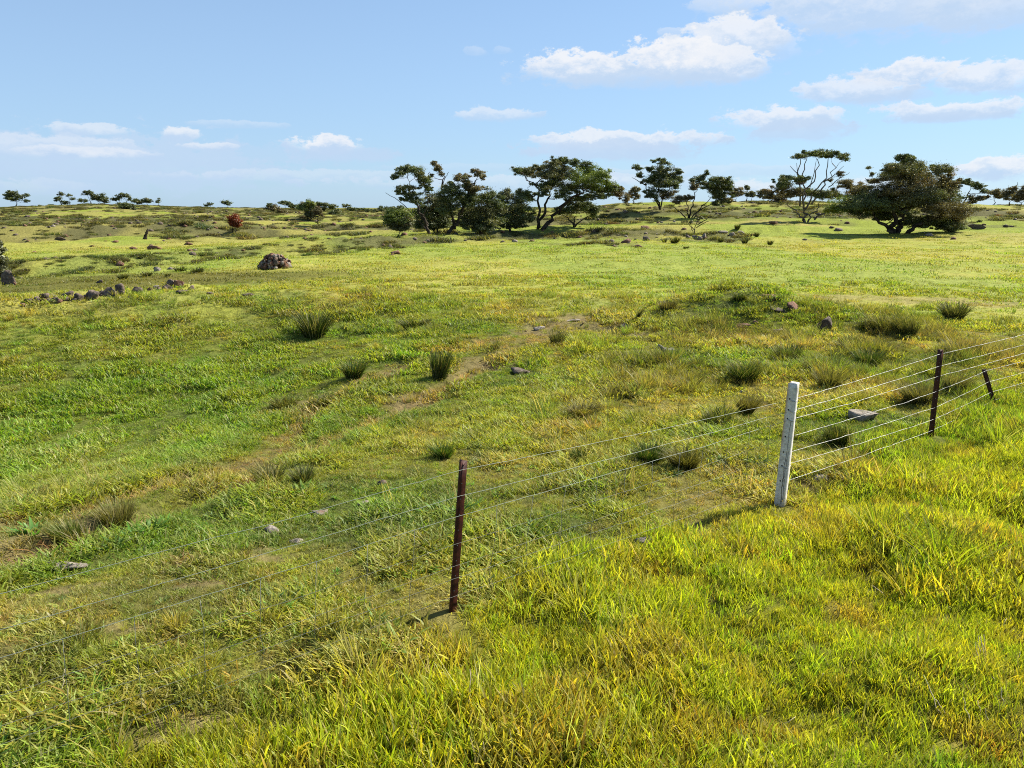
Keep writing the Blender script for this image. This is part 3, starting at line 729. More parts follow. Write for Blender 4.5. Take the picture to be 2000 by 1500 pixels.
for k_ in range(20):                                                   # small stones wedged between the bigger ones
    a_ = k_/19; qx = 46+230*a_ if k_ < 15 else 292+75*((k_-15)/4); qy = (596-22*a_ if k_ < 15 else 570)+random.uniform(-3, 3)
    S(qx+random.uniform(-5, 5), qy, random.uniform(8, 15), random.uniform(5, 8), 'small brown stone wedged among the larger stones of the crest row', m_stone if k_ % 3 else m_redstone, 'small filler stones in the crest row')
S(410,575,16,5,'flat brown stone right of the crest row',m_stone,G1); S(482,578,26,5,'thin dark stone lying alone on the crest grass')
S(305,530,16,8,'pale grey stone in the rough patch behind the crest',m_pale); S(330,527,14,7,'second pale stone to the right in the rough patch behind the crest',m_pale); S(193,553,14,6,'small dark stone in green grass behind the crest row')
S(772,497,22,7,'brown stone lying alone in the bright paddock below the trees',m_redstone); S(765,499,10,4,'small flake beside the lone brown paddock stone',m_redstone)
S(298,487,24,9,'red brown boulder on the far slope above the stone ledge',m_redstone); S(258,487,18,7,'dark boulder left of the red brown boulder above the ledge',m_redstone); S(223,474,14,6,'small brown boulder on the pale far slope',m_redstone)
S(178,482,12,4,'low brown stone on the pale slope at the left',m_redstone); S(115,470,26,6,'dark flat outcrop at the far left on the pale slope'); S(65,494,12,4,'lone small stone on the pale slope near the left edge',m_redstone); S(365,478,16,6,'brown boulder right of the leaning stump',m_redstone)
# knoll
G2 = 'stones on the grassy knoll'
S(1512,590,46,15,'broad brown slab on top of the knoll',m_redstone,G2); S(1552,606,30,15,'tilted red brown stone just below the top slab of the knoll',m_redstone,G2,tilt=0.4)
S(1525,612,34,14,'dark block under the top slab of the knoll',m_stone,G2); S(1560,618,20,9,'dark stone below the tilted stone on the knoll',m_stone,G2); S(1585,612,18,7,'pale flake lying right of the tilted stone',m_pale,G2)
S(1415,627,16,9,'small upright brown stone left on the knoll',m_redstone,G2); S(1455,641,34,12,'brown stone halfway down the front of the knoll',m_redstone,G2); S(1478,633,16,8,'small stone above the halfway stone of the knoll',m_redstone,G2)
S(1522,652,36,10,'flat pale brown stone low on the front of the knoll',m_pale,G2); S(1618,648,36,24,'dark pointed boulder standing right of the knoll',m_stone,None,tilt=0.3)
# near paddock
S(1690,822,50,26,'grey lichened boulder behind the fence right of the concrete post',m_pale); S(1860,828,26,15,'grey white stone under the wires right of the far picket',m_pale)
S(1805,748,30,8,'flat brown stone behind the dark picket on the right',m_stone); S(895,757,30,12,'white and dark stone right beside the central tussock',m_pale); S(1015,732,48,12,'dark flat stone right of the central tussock'); S(970,778,18,5,'small flat pale stone below the white and dark stone',m_pale)
S(1222,768,50,12,'dark flat stone in rough grass between tussock and concrete post'); S(1245,770,20,6,'pale chip on the right end of that dark flat stone',m_pale)
S(742,950,22,12,'small brown stone left of the nearest picket'); S(622,1008,34,12,'pale flat stone left of the nearest picket under the wires',m_pale); S(707,990,36,9,'flat tan stone close to the nearest picket',m_pale)
S(527,1046,46,14,'pale grey stone above the bare scrape',m_pale); S(578,1060,26,7,'small pinkish stone right of the bare scrape',m_pale); S(112,1120,80,16,'long grey brown stone at the lower left beneath the top wire',m_pale); S(70,1008,34,8,'tan stone on the bare dirt at the left',m_pale)
S(1272,1065,56,16,'weathered layered stone under the wires before the verge',m_pale); S(1098,1135,38,14,'brown stone half hidden in grass right of the nearest picket'); S(1210,1092,24,12,'small dark brown stone in the fence line grass'); S(1187,1208,24,10,'small rounded pale stone in the long verge grass',m_pale)
S(1612,943,48,10,'flat grey brown stone right of the concrete post foot',m_pale); S(935,975,16,6,'tiny stone just right of the nearest picket')
S(1385,1050,16,6,'tiny pale stone by the fence line',m_pale); S(340,718,16,7,'white stone lying alone on the green slope at the left',m_pale); S(172,735,8,4,'tiny white stone on the dark green slope at the far left',m_pale)
S(5,842,18,4,'white stone at the left edge of the near slope',m_pale); S(690,617,14,5,'white flake between the two upper tussocks',m_pale); S(795,683,34,6,'flat pinkish stone above the central tussocks',m_pale); S(1055,645,24,6,'greyish pink stone on the bare rise',m_pale); S(1220,640,32,10,'pinkish stone left of the knoll',m_pale)
S(1050,800,16,9,'small brown stone in the rough grass of mid paddock'); S(1052,842,20,8,'small lichened stone above the top wire',m_pale); S(1120,628,34,4,'thin bare slab of stone on the rise',m_pale)
# stony ground in the middle distance: individually visible ones
G3 = 'stones scattered below the small bare tree'
for (px, py, w, h, mt, lb) in [(1258,448,18,9,m_redstone,'red brown pointed stone on the stony patch left of the bare tree'),(1225,474,22,9,m_redstone,'dark red stone at the lower left of the stony patch'),(1262,470,20,8,m_stone,'dark stone in the middle of the stony patch'),
    (1345,466,14,9,m_stone,'dark stone at the foot of the bare tree'),(1362,467,16,9,m_pale,'pale boulder right of the bare tree foot'),(1376,466,10,11,m_pale,'upright grey boulder at the right of the bare tree'),(1412,456,22,7,m_pale,'grey slab in the low outcrop right of the bare tree'),
    (1432,460,20,7,m_pale,'second grey slab of the low outcrop'),(1450,459,20,8,m_pale,'rightmost grey slab of the low outcrop'),(1250,484,18,6,m_redstone,'brown stone at the lower edge of the stony patch'),(1512,437,18,5,m_redstone,'dark flat stone left of the umbrella tree'),
    (1640,452,22,9,m_stone,'mossy boulder left of the big dark tree'),(1818,462,18,8,m_pale,'grey stone in the shade under the big dark tree'),(1912,447,28,9,m_stone,'dark mound of stones right of the big dark tree'),(1625,446,12,4,m_stone,'little flat stone beside the mossy boulder')]:
    S(px, py, w, h, lb, mt, G3 if px < 1460 and 'outcrop' not in lb else None)
# stone heap
x, y, z = at(537, 524); hm = y/F
heap = empty('stone_heap', (x, y, z), 'rounded heap of red brown and pale field stones in the bright paddock', 'stone heap')
core = rock_shape(77, 3, 3)
obj('heap_core', mesh_from('heap_core', core[0]*np.array([23*hm, 17*hm, 16*hm]), [core[1]], m_redstone, smooth=True), heap, (0, 0, 2*hm))
variants = [[mesh_from('stone', rock_shape(300+k, 2, 8)[0], [ICO[2][1]], mt) for k in range(4)] for mt in (m_redstone, m_pale, m_stone)]
r_ = np.random.default_rng(12)
for k in range(120):
    a, e = r_.random()*2*math.pi, math.asin(r_.random())
    ex = (29*hm, 23*hm, 23*hm); c_ = (ex[0]*math.cos(a)*math.cos(e), ex[1]*math.sin(a)*math.cos(e), ex[2]*math.sin(e))
    s_ = (3.0+4.0*r_.random())*hm
    o_ = obj('stone', random.choice(variants[0 if r_.random() < .6 else (1 if r_.random() < .6 else 2)]), heap, c_, (r_.random()*6, r_.random()*6, r_.random()*6))
    o_.scale = (s_*1.2, s_, s_*0.75)

def rubble(name, n, samp, smin, smax, mats, label):
    """stones too small and many to count: one mesh"""
    mb = MB(); V1, T1 = ICO[1]; cnt = 0
    for k in range(n):
        p = samp()
        if p is None: continue
        x, y, s_ = p; v_ = V1*(1+r_.normal(0, .18, V1.shape)); ps = np.array([s_, s_, s_*r_.uniform(.4, .8)])
        mb.add(v_*ps+np.array([x, y, hz(x, y)+s_*0.1]), T1); cnt += 1
    o_ = obj(name, mb.mesh(name, mats)); tag(o_, label, 'stones', kind='stuff')
cand = np.stack([rng.uniform(-0.72, 0.72, 60000), np.sqrt(rng.uniform(36**2, 260**2, 60000))], 1)
cx_, cy_ = cand[:, 1]*np.sin(cand[:, 0]), cand[:, 1]*np.cos(cand[:, 0]); rk_ = rocky(cx_, cy_)
pk = 1.0/(1+(cand[:, 1]/90)**1.5); ok = (rng.random(60000) < rk_*pk)
cx_, cy_, cd_ = cx_[ok], cy_[ok], cand[ok, 1]
print('rubble', len(cx_))
for nm, mt, lab, sl in (('rubble', m_redstone, 'brown rubble stones strewn along the stony ledges', slice(0, 700)), ('rubble', m_stone, 'dark loose stones strewn along the stony ledges', slice(700, 1900)), ('rubble', m_pale, 'pale lichened stones strewn along the stony ledges', slice(1900, 2050))):
    it = iter(list(zip(cx_[sl], cy_[sl], cd_[sl])))
    rubble(nm, len(cx_[sl]), lambda: (lambda q: (q[0], q[1], r_.uniform(.07, .21)*(1+q[2]/160)))(next(it)), 0, 0, mt, lab)
# gravel on the bare patches
def near_gravel():
    b = BARE[r_.integers(0, 12)]; a = r_.random()*6.28; q = math.sqrt(r_.random())
    return (b[0]+b[2]*1.2*q*math.cos(a), b[1]+b[3]*1.2*q*math.sin(a), r_.uniform(.008, .035))
rubble('pebbles', 110, near_gravel, 0, 0, m_redstone, 'brownish pebbles lying on the bare earth of the wheel tracks')

# ------------------------------------------------------------------ rush tussocks
def tussock(px, py, w, h, label, group='rush tussocks standing in the paddock', col=(0.032, 0.047, 0.014), n=None, dead=0.12):
    """px, py = foot; w, h = size in photo pixels"""
    x, y, z = at(px, py); m = y/F*1.02; wid, hh = w*m/2, h*m; r = np.random.default_rng(int(px*7+py))
    n = n or int(260+w*7)
    bw = max(0.006, m*0.9)
    V, T, Q, A = blades(n, wid*r.uniform(.3, .55), hh*r.uniform(.25, .5), hh*1.12, bw*0.8, bw*1.4, lean=0.9*wid/max(hh, .01)*r.uniform(.5, .95), curl=r.uniform(.3, .95), seed=int(px), up=1.0)
    lean_ = r.normal(0, 0.22, 2); V[:, 0] += lean_[0]*V[:, 2]*(V[:, 2]/hh); V[:, 1] += lean_[1]*V[:, 2]*(V[:, 2]/hh)
    cc = np.repeat(np.array(col)[None]*(0.6+0.9*r.random((n, 1))), 7, 0).reshape(-1, 3)
    dm = np.repeat(r.random(n) < dead, 7); cc[dm] = (0.16, 0.13, 0.06)
    o_ = obj('rush_tussock', mesh_from('rush_tussock', V, [T, Q], m_rush, {'tint': cc, 'blade': A}), None, (x, y+wid*0.3, z-0.02))
    return tag(o_, label, 'tussock', group)
TK = tussock
TK(612,662,84,62,'largest dark rush tussock, left of centre in the paddock'); TK(803,648,44,30,'smaller dark rush tussock right of the largest one'); TK(828,640,22,20,'pale little tussock touching the smaller dark one',col=(.08,.08,.035))
TK(857,742,62,62,'spiky tussock in the middle with a white stone at its foot'); TK(690,738,56,44,'leaning green tussock left of the middle one',col=(.035,.06,.018)); TK(1088,672,50,32,'thin greyish tussock below the bare rise',col=(.07,.07,.035),n=200)
TK(1447,590,44,20,'round dark tussock left of the knoll top slab'); TK(1303,612,44,30,'brown dead looking tussock left of the knoll',col=(.085,.07,.04),dead=.4); TK(1740,655,120,52,'broad pale rush tussock right of the knoll',col=(.075,.078,.034),n=700,dead=.3); TK(1700,650,60,34,'low tussock at the left side of the broad pale one',col=(.07,.075,.034))
TK(1868,630,76,48,'tall dark tussock near the right edge',col=(.055,.06,.028)); TK(1775,660,60,44,'tussock at the right side of the broad pale one',col=(.07,.072,.034))
TK(1455,748,80,52,'dense dark green clump in front of the knoll',col=(.035,.055,.015)); TK(1540,705,60,34,'low dark tussock beneath the knoll',col=(.055,.065,.024)); TK(1655,680,40,30,'small olive tussock below the pointed boulder',col=(.06,.055,.02))
TK(1625,765,90,52,'wide dry tussock behind the top wire right of the concrete post',col=(.09,.085,.04),n=600,dead=.35); TK(1700,715,70,36,'green clump between dry tussock and right picket',col=(.05,.075,.02)); TK(1800,790,90,52,'dry grey tussock behind the right picket',col=(.08,.075,.045),dead=.4)
TK(1865,770,60,50,'grey dead tussock beside the leaning picket',col=(.09,.085,.06),dead=.5); TK(1400,835,70,44,'rough dark tussock left of the concrete post',col=(.06,.07,.025)); TK(1460,810,60,44,'brownish tussock close behind the concrete post',col=(.09,.075,.03),dead=.3)
TK(1270,905,80,44,'dark green clump between the nearest picket and the concrete post',col=(.035,.06,.016)); TK(1340,915,90,50,'brownish rough clump in front of the concrete post wires',col=(.075,.07,.026),dead=.3); TK(1130,905,56,30,'small dark clump under the second wire',col=(.035,.055,.014))
TK(865,895,60,34,'green tuft just behind the nearest picket top',col=(.05,.085,.02)); TK(1640,870,60,48,'dark tuft under the wires beside the grey boulder',col=(.045,.055,.02)); TK(1140,815,70,30,'rusty low clump in the rough mid paddock',col=(.085,.065,.025),dead=.3)
TK(130,1070,100,60,'pale green spiky tussock at the lower left by the tracks',col=(.085,.105,.028),dead=.2); TK(225,1040,90,70,'straw coloured tussock right of the pale green one',col=(.11,.10,.04),dead=.35); TK(520,945,120,44,'wide brownish tuft patch in the lower left',col=(.085,.085,.03),dead=.3,n=500); TK(590,950,70,44,'darker tuft at the right of the brownish patch',col=(.06,.07,.025))
TK(550,800,110,30,'low grey brown rough patch left of the central tussocks',col=(.07,.075,.032),n=500,dead=.3); TK(640,795,80,26,'low rough patch below the leaning tussock',col=(.065,.07,.03))
TK(1245,625,8,30,'single dark upright shoot on the rise',col=(.05,.05,.03),n=60)
for (px, py, w, h, lb) in [(383,533,44,14,'dark bush like tussock behind the crest row'),(350,530,40,12,'pale rough tussock left of the dark one behind the crest'),(285,540,34,12,'yellowish tussock behind the crest pile'),(238,545,30,12,'olive tussock above the crest pile'),(327,540,16,8,'tiny dark tussock above the mossy mound'),
    (273,506,18,8,'black green tussock on the stone ledge at the left'),(1318,475,26,14,'dark round tussock on the stony patch'),(1408,474,18,10,'dark tussock below the low outcrop'),(1455,476,18,12,'dark tussock right below the low outcrop'),(1505,478,16,9,'dark tussock right of the stony patch'),
    (1440,452,14,10,'small dark tussock growing behind the grey slabs'),(1478,463,14,10,'dark tussock at the right end of the outcrop'),(1340,486,14,6,'lowest little tussock of the stony patch'),(1298,474,14,10,'tussock touching the dark round one')]:
    TK(px, py, w, h, lb, 'dark tussocks in the middle distance', (.040,.046,.018), 160)

# ------------------------------------------------------------------ trees
TONE = {0: (0.072, 0.090, 0.032), 1: (0.108, 0.088, 0.042), 2: (0.115, 0.150, 0.026), 3: (0.19, 0.036, 0.008), 4: (0.095, 0.098, 0.046)}
def tree(name, px, py, pads, label, D=None, trunks=None, fork=0.35, bark=None, cat='tree', group=None, twig=1.0, dense=1.0, seed=None, flatness=0.9, rbase=None, bare=()):
    x, y, z = at(px, py, D); m = y/F*1.0; sd = int(seed or px*3+py); r = np.random.default_rng(sd)
    root = empty(name, (x, y, z-0.05), label, cat, group)
    def L(a, b, dep=0.0): return np.array([(a-px)*m, dep, (py-b)*m+0.05])
    wmin, wmax = min(p[0]-p[2] for p in pads), max(p[0]+p[2] for p in pads)
    halfw = (wmax-wmin)*m/2
    top = max((py-p[1]+p[3]) for p in pads)*m
    rb = (rbase*0.85 if rbase else 0) or 0.028*top+0.02
    trunks = trunks or [[(px, py), (px+r.normal(0, 2), py-(py-min(p[1] for p in pads))*fork)]]
    mb = MB(); joints = []
    for ti, tp in enumerate(trunks):
        P = np.array([L(a, b) for a, b in tp]); dep = r.normal(0, 0.25)*halfw*0.5*(ti > 0)
        t_ = np.linspace(0, 1, len(P)); P[:, 1] = dep*t_
        tt = np.linspace(0, 1, 10); PP = np.stack([np.interp(tt, t_, P[:, q]) for q in range(3)], 1)
        PP[1:, :2] += r.normal(0, 0.02*top, (9, 2)); PP[0, 2] -= 0.3
        k = 1.0 if ti == 0 else 0.72
        rad_ = rb*k*(1.25-0.75*tt); mb.tube(PP, rad_, 8)
        for q in range(3, 10): joints.append((PP[q], rad_[q]))
    LV, LC, nl = [], [], 0
    pads = list(pads)
    if len(pads) > 4:                                                   # small stray tufts round the main masses
        big = [p for p in pads if p[2] > 9]
        for _ in range(int(len(pads)*0.9)):
            p = big[r.integers(len(big))] if big else pads[0]; a_ = r.uniform(-0.3, np.pi+0.3)
            pads.append((p[0]+math.cos(a_)*p[2]*r.uniform(1.0, 1.35), p[1]-math.sin(a_)*p[3]*r.uniform(0.9, 1.5), r.uniform(2.2, 5), r.uniform(1.5, 3.5), p[4] if len(p) > 4 else 0))
    leaf = max(0.066, 1.15*m)
    for pad in pads:
        cx, cy, rx, ry = pad[:4]; fl_ = ry < 0.42*rx; rx, ry = rx*(1.22 if fl_ else 1.12)+0.3, ry*(1.1 if fl_ else 1.25)+0.4; tone = pad[4] if len(pad) > 4 else 0
        rxm, rzm = rx*m, ry*m; rym = max(rzm, min(rxm*0.9, rxm*0.5+0.5))
        dep = r.uniform(-0.55, 0.55)*max(0.0, halfw*0.75-0.2*abs(cx-px)*m)
        c = L(cx, cy, dep)
        # limb: from the nearest lower joint
        jd = [np.linalg.norm((c-j[0])*np.array([1, 1, 1.0]))+(3.0*max(0, j[0][2]-c[2]+0.2*rzm)) for j in joints]
        j0 = joints[int(np.argmin(jd))]
        tgt = c-np.array([0, 0, rzm*0.35]); n = 7; tt = np.linspace(0, 1, n); seglen = np.linalg.norm(tgt-j0[0])
        P = j0[0]+(tgt-j0[0])*tt[:, None]; P[:, 2] -= np.sin(tt*np.pi)*0.10*seglen*r.uniform(-0.2, 1)
        r0 = 0; P[1:-1] += r.normal(0, 0.035*seglen, (n-2, 3))
        r0 = min(j0[1]*0.85, (0.010+0.009*math.sqrt(rxm*rzm)+0.006*seglen)*2.2*twig)
        rr_ = r0*(1-0.72*tt); mb.tube(P, np.maximum(rr_, 0.25*m), 6)
        for q in range(3, n): joints.append((P[q], rr_[q]))
        # lobes
        lr = max(2.4*m, 0.34*min(rxm, rzm*1.6))
        nlobe = int(np.clip(rxm*rzm/(lr*lr)*3.0*dense, 3, 90))
        lc = r.normal(size=(nlobe, 3)); lc /= np.linalg.norm(lc, axis=1, keepdims=True); lc *= (r.random((nlobe, 1))**0.45)
        lc *= np.array([rxm, rym, rzm])*r.uniform(0.7, 1.08, (nlobe, 1)); lc[:, 2] += 0.08*rzm; lc += c
        for q in range(min(nlobe, 9)):
            e = lc[q]; s_ = P[-1-(q % 3)]; mid = (s_+e)/2+r.normal(0, 0.06*np.linalg.norm(e-s_)+1e-3, 3)
            mb.tube(np.array([s_, mid, e]), np.array([rr_[-1]*0.75, rr_[-1]*0.5, rr_[-1]*0.25])+0.10*m, 4, False)
        per = int(np.clip(lr*lr*3.2/(leaf*leaf*0.8)*2.7, 16, 190))
        nn = nlobe*per
        q_ = r.normal(size=(nn, 3)); q_ /= np.linalg.norm(q_, axis=1, keepdims=True); q_ *= r.random((nn, 1))**0.5*(1+0.28*r.exponential(1, (nn, 1)))
        q_[:, 2] = np.abs(q_[:, 2])*r.choice([1, 1, -0.55], nn)
        lobes = np.repeat(lc, per, 0); ls = np.repeat(lr*(0.45+0.95*r.random(nlobe)), per)[:, None]
        cen = lobes+q_*ls*np.array([1.2, 1.2, 0.80*flatness])
        a = r.normal(size=(nn, 3)); a[:, 2] *= 0.8; a /= np.linalg.norm(a, axis=1, keepdims=True)
        nrm = r.normal(size=(nn, 3))*0.8+q_+np.array([0, 0, 0.5]); b = np.cross(a, nrm); b /= np.linalg.norm(b, axis=1, keepdims=True)+1e-9
        sl = leaf*(0.6+0.8*r.random((nn, 1)))
        v4 = np.stack([cen-a*sl, cen-b*sl*0.42, cen+a*sl, cen+b*sl*0.42], 1).reshape(-1, 3)
        LV.append(v4)
        base = np.array(TONE[tone]); lobec = np.repeat(0.7+0.7*r.random((nlobe, 1)), per, 0)
        hue = np.repeat(r.random((nlobe, 1)) < 0.14, per, 0)
        cc = base*lobec*(0.8+0.4*r.random((nn, 1))); cc = np.where(hue & (tone != 3), cc*np.array([1.35, 1.05, 1.0]), cc)
        LC.append(np.repeat(cc, 4, 0)); nl += nn
    for bp in bare:                                                     # dead bare limbs
        P = np.array([L(a, b, -0.2) for a, b in bp]); tt = np.linspace(0, 1, 8); t0 = np.linspace(0, 1, len(P))
        PP = np.stack([np.interp(tt, t0, P[:, q]) for q in range(3)], 1)+r.normal(0, 0.4*m, (8, 3)); mb.tube(PP, np.linspace(1.0*m, 0.35*m, 8), 5)
    obj('trunk', mb.mesh('trunk', bark or m_bark, True), root)
    LV = np.vstack(LV); LC = np.vstack(LC); Q = np.arange(len(LV)).reshape(-1, 4)
    bl = np.zeros((len(LV), 3)); bl[:, 0] = 0.6; bl[:, 1] = 0.5
    obj('crown', mesh_from('crown', LV, [Q], m_leaf, {'tint': LC, 'blade': bl}), root)
    return nl
NLEAF = 0
def TR(*a, **k):
    global NLEAF; NLEAF += tree(*a, **k)
TR('gum_tree', 1745, 456, [(1748,319,13,6,0),(1738,323,8,5),(1760,330,10,7),(1718,340,22,8,4),(1775,335,22,10,4),(1806,342,18,10,4),(1829,333,6,5),(1745,352,40,13,4),(1790,362,45,16,1),(1722,378,36,11,1),(1690,380,20,12,1),(1702,390,38,13),(1718,400,42,15,1),(1685,404,44,12),(1760,390,55,18,4),(1832,365,14,14,1),(1840,382,20,14,1),
    (1655,406,26,12,2),(1683,415,28,13,0),(1714,410,27,12,2),(1770,412,42,14,0),(1820,415,50,15,1),(1868,412,20,10,1),(1870,430,22,14,1),(1845,436,45,13,0),(1795,435,40,12,0),(1638,412,15,7,2),(1730,425,20,8),(1700,360,12,5,1),(1755,372,46,20,1),(1790,395,70,18),(1835,404,46,18,1),(1705,398,45,12),(1860,446,30,8),(1760,345,36,16,0)],
   'big dark spreading gum tree with low crown touching the grass at the right', trunks=[[(1745,456),(1742,432),(1738,408)],[(1748,456),(1760,432),(1778,412)],[(1742,456),(1724,441),(1695,424)],[(1768,456),(1785,438),(1805,428)],[(1750,456),(1764,430),(1760,405)]], rbase=0.30, dense=1.5)
TR('umbrella_gum', 1575, 433, [(1556,313,14,4),(1572,311,14,5),(1592,307,20,7),(1612,310,18,7),(1628,317,12,6),(1534,354,14,6),(1550,355,14,5),(1516,366,13,8),(1526,372,14,8,1),(1545,382,22,8,1),(1565,358,10,5,1),(1580,378,26,8),(1608,384,24,8),(1638,364,14,9,1),(1650,380,16,12,1),(1662,372,8,8,1),(1625,385,18,8,1),(1506,384,9,8,1),(1636,345,6,5,1)],
   'tall gum with pale bare limbs holding up a thin flat umbrella crown', trunks=[[(1573,433),(1570,418),(1566,402)],[(1576,433),(1588,415),(1600,400)],[(1574,433),(1560,418),(1540,402)],[(1568,405),(1572,375),(1590,350),(1590,318)],[(1572,405),(1585,380),(1604,352),(1610,318)],[(1568,400),(1568,372),(1562,345),(1570,318)],[(1560,400),(1555,365),(1550,345),(1552,318)],[(1582,395),(1600,372),(1620,350),(1626,325)],[(1590,425),(1615,415),(1640,395)]], bark=m_palebark, rbase=0.15, twig=0.6, bare=[[(1560,360),(1550,345),(1546,325)],[(1556,350),(1542,338),(1534,330)],[(1600,360),(1622,345),(1635,330)],[(1610,370),(1630,352),(1648,343)],[(1575,370),(1580,345),(1583,320)]])
TR('gum_tree', 1056, 448, [(1009,342,9,6),(1024,340,14,8,4),(1040,342,12,8,4),(1055,335,11,8,4),(1072,332,14,8,4),(1090,324,14,6),(1103,322,12,5),(1118,328,10,7),(1138,332,12,8),(1150,342,16,10,2),(1168,350,18,12,2),(1130,357,26,11,2),(1160,366,28,11,2),(1184,372,13,12,2),(1078,362,18,11),(1088,352,14,8,4),(1020,382,12,10),(1036,388,10,8),(1060,378,12,9),(1092,384,16,8),(1130,392,30,6),(1203,383,14,8,1),(1217,394,6,9,1),(1160,388,20,6),(1100,343,28,11,4),(1062,350,22,9,4),(1150,350,34,15,2),(1118,372,32,11),(1062,366,20,8),(1172,376,22,8)],
   'large green topped gum leaning right on a thick slanting trunk', trunks=[[(1055,448),(1074,430),(1090,410),(1104,394)],[(1050,446),(1053,420),(1052,395),(1045,365)],[(1053,440),(1062,405),(1075,380)],[(1090,412),(1115,390),(1140,372)]], rbase=0.22)
TR('small_gum', 1122, 444, [(1112,412,22,8),(1140,408,26,9),(1160,415,12,9),(1092,416,12,5),(1128,402,20,6)], 'dark small gum with a flat crown under the large leaning gum', trunks=[[(1122,444),(1122,432),(1122,424)],[(1122,440),(1110,428),(1098,420)],[(1122,440),(1138,430),(1150,422)]], rbase=0.11)
TR('gum_tree', 838, 457, [(800,338,20,6),(786,346,11,6),(775,352,7,5),(820,346,15,9),(832,360,11,10),(838,374,9,7),(800,372,20,5,4),(786,380,12,5),(808,384,18,6),(795,393,12,4),(816,395,13,6)], 'open gum at the left of the tree group with a round see through crown', trunks=[[(838,457),(832,435),(822,412)],[(832,435),(815,405),(805,380)]], rbase=0.15, dense=0.9, bare=[[(835,450),(800,410),(778,392),(758,380)],[(830,420),(838,400),(842,380)]])
TR('gum_tree', 856, 456, [(851,329,7,5,1),(858,336,8,5,1),(864,345,5,5,1),(846,348,3,3,1)], 'thin gum with a tiny brown tuft high above the left group', trunks=[[(856,456),(852,420),(856,395)],[(856,395),(866,370),(868,350),(860,338)]], rbase=0.10, bare=[[(864,372),(872,352),(878,343)],[(848,352),(838,348),(843,342)]])
TR('gum_tree', 873, 458, [(893,376,18,10),(880,372,14,9),(903,350,13,5,1),(898,356,8,6,1),(912,366,9,11,4),(934,345,11,5,1),(942,352,5,5,1),(925,375,14,9,1),(868,392,20,13),(895,398,24,13),(915,395,18,12),(880,412,20,9)], 'gum on a leaning trunk with brown tipped top in the left group', trunks=[[(872,458),(886,445),(898,425),(904,408)],[(888,442),(882,415),(885,385)],[(902,412),(912,385),(930,358)]], rbase=0.18, bare=[[(905,400),(925,380),(945,374),(960,373)]])
TR('dense_gum', 848, 456, [(845,415,24,15),(830,428,20,14),(858,426,26,14),(850,396,16,13,4),(822,415,14,10),(868,438,20,11),(840,442,20,9),(815,440,12,8),(872,410,18,14,4)], 'dense dark bushy gum at the left foot of the tree group', dense=1.1, rbase=0.12)
TR('dense_gum', 938, 457, [(935,398,24,16,4),(958,390,16,12),(920,418,24,15),(950,418,28,16,4),(928,438,26,12),(958,438,24,12),(905,435,18,12),(972,410,18,16),(940,447,30,6)], 'dense dark bushy gum in the middle of the tree group', dense=1.1, rbase=0.14)
TR('dense_gum', 995, 452, [(988,386,14,9,4),(1006,396,20,12),(992,410,26,13,4),(1018,412,22,13),(985,428,20,12),(1020,430,20,12),(975,405,16,16),(1000,442,26,7),(1035,425,12,10)], 'dense dark bushy gum left of the leaning trunk', dense=1.1, rbase=0.13)
TR('round_bush', 778, 463, [(778,428,22,13,2),(764,428,13,12,2),(792,436,12,12,4),(776,445,20,10,4)], 'round olive bush standing alone left of the tree group', cat='bush', dense=1.7, rbase=0.05, fork=0.3)
TR('gum_tree', 1290, 418, [(1240,341,9,5),(1250,352,6,5),(1268,342,8,5),(1284,323,4,3),(1275,327,5,3),(1292,326,4,4),(1290,342,15,9),(1282,352,14,7),(1272,362,13,8),(1300,356,12,8),(1320,346,7,5),(1315,358,12,6),(1326,362,6,4),(1310,372,10,6),(1288,377,20,11),(1272,390,14,9),(1304,390,18,8,1),(1284,364,24,12)], 'open topped dark gum on the rise right of the leaning gum', trunks=[[(1288,412),(1283,392),(1282,372)],[(1290,412),(1268,385),(1256,362),(1246,348)],[(1290,408),(1300,380),(1310,362)],[(1284,380),(1286,355),(1284,330)]], rbase=0.14, D=118, bare=[[(1260,372),(1245,362),(1232,357)],[(1310,345),(1312,338),(1310,334)]])
TR('gum_tree', 1346, 421, [(1376,339,6,5),(1370,344,5,4),(1350,352,7,5),(1362,352,12,6),(1388,352,14,6),(1350,365,9,8,1),(1402,351,6,4),(1413,358,12,8),(1422,368,9,7),(1400,370,14,9),(1408,384,16,9),(1378,362,16,7),(1322,388,13,6,1),(1343,385,9,6,1),(1420,390,11,6,1),(1395,395,8,5)], 'many stemmed gum spreading low branches right of the open topped gum', trunks=[[(1346,421),(1350,400),(1358,375)],[(1342,421),(1325,408),(1308,396)],[(1352,421),(1368,400),(1388,380)],[(1350,419),(1372,402),(1400,390)],[(1344,420),(1342,400),(1338,385)]], rbase=0.12, D=112, bark=m_bark)
TR('gum_tree', 1400, 410, [(1403,388,11,8),(1396,378,10,6)], 'slim dark gum standing behind the many stemmed one', D=150, rbase=0.10)
TR('bare_tree', 1356, 458, [(1366,428,10,3,4),(1348,436,5,3,4)], 'small almost leafless twiggy tree growing from stones', trunks=[[(1356,458),(1356,448),(1360,436),(1364,428)],[(1355,456),(1350,446),(1350,436)]], rbase=0.05, dense=0.5, bare=[[(1356,450),(1345,440),(1338,430)],[(1358,445),(1374,436),(1382,432)],[(1360,440),(1378,428),(1385,420)]])
gb = 'small gums on the skyline behind the right trees'
TR('gum_tree', 1238, 405, [(1238,382,9,7,1),(1230,390,7,5,1),(1243,393,6,5,1)], 'small rusty gum right of the leaning gum on the skyline', D=185, group=gb)
TR('gum_tree', 1436, 402, [(1436,380,11,5,1),(1432,386,9,5,1),(1445,385,5,4,1)], 'small brownish round topped gum beside the many stemmed gum', D=185, group=gb)
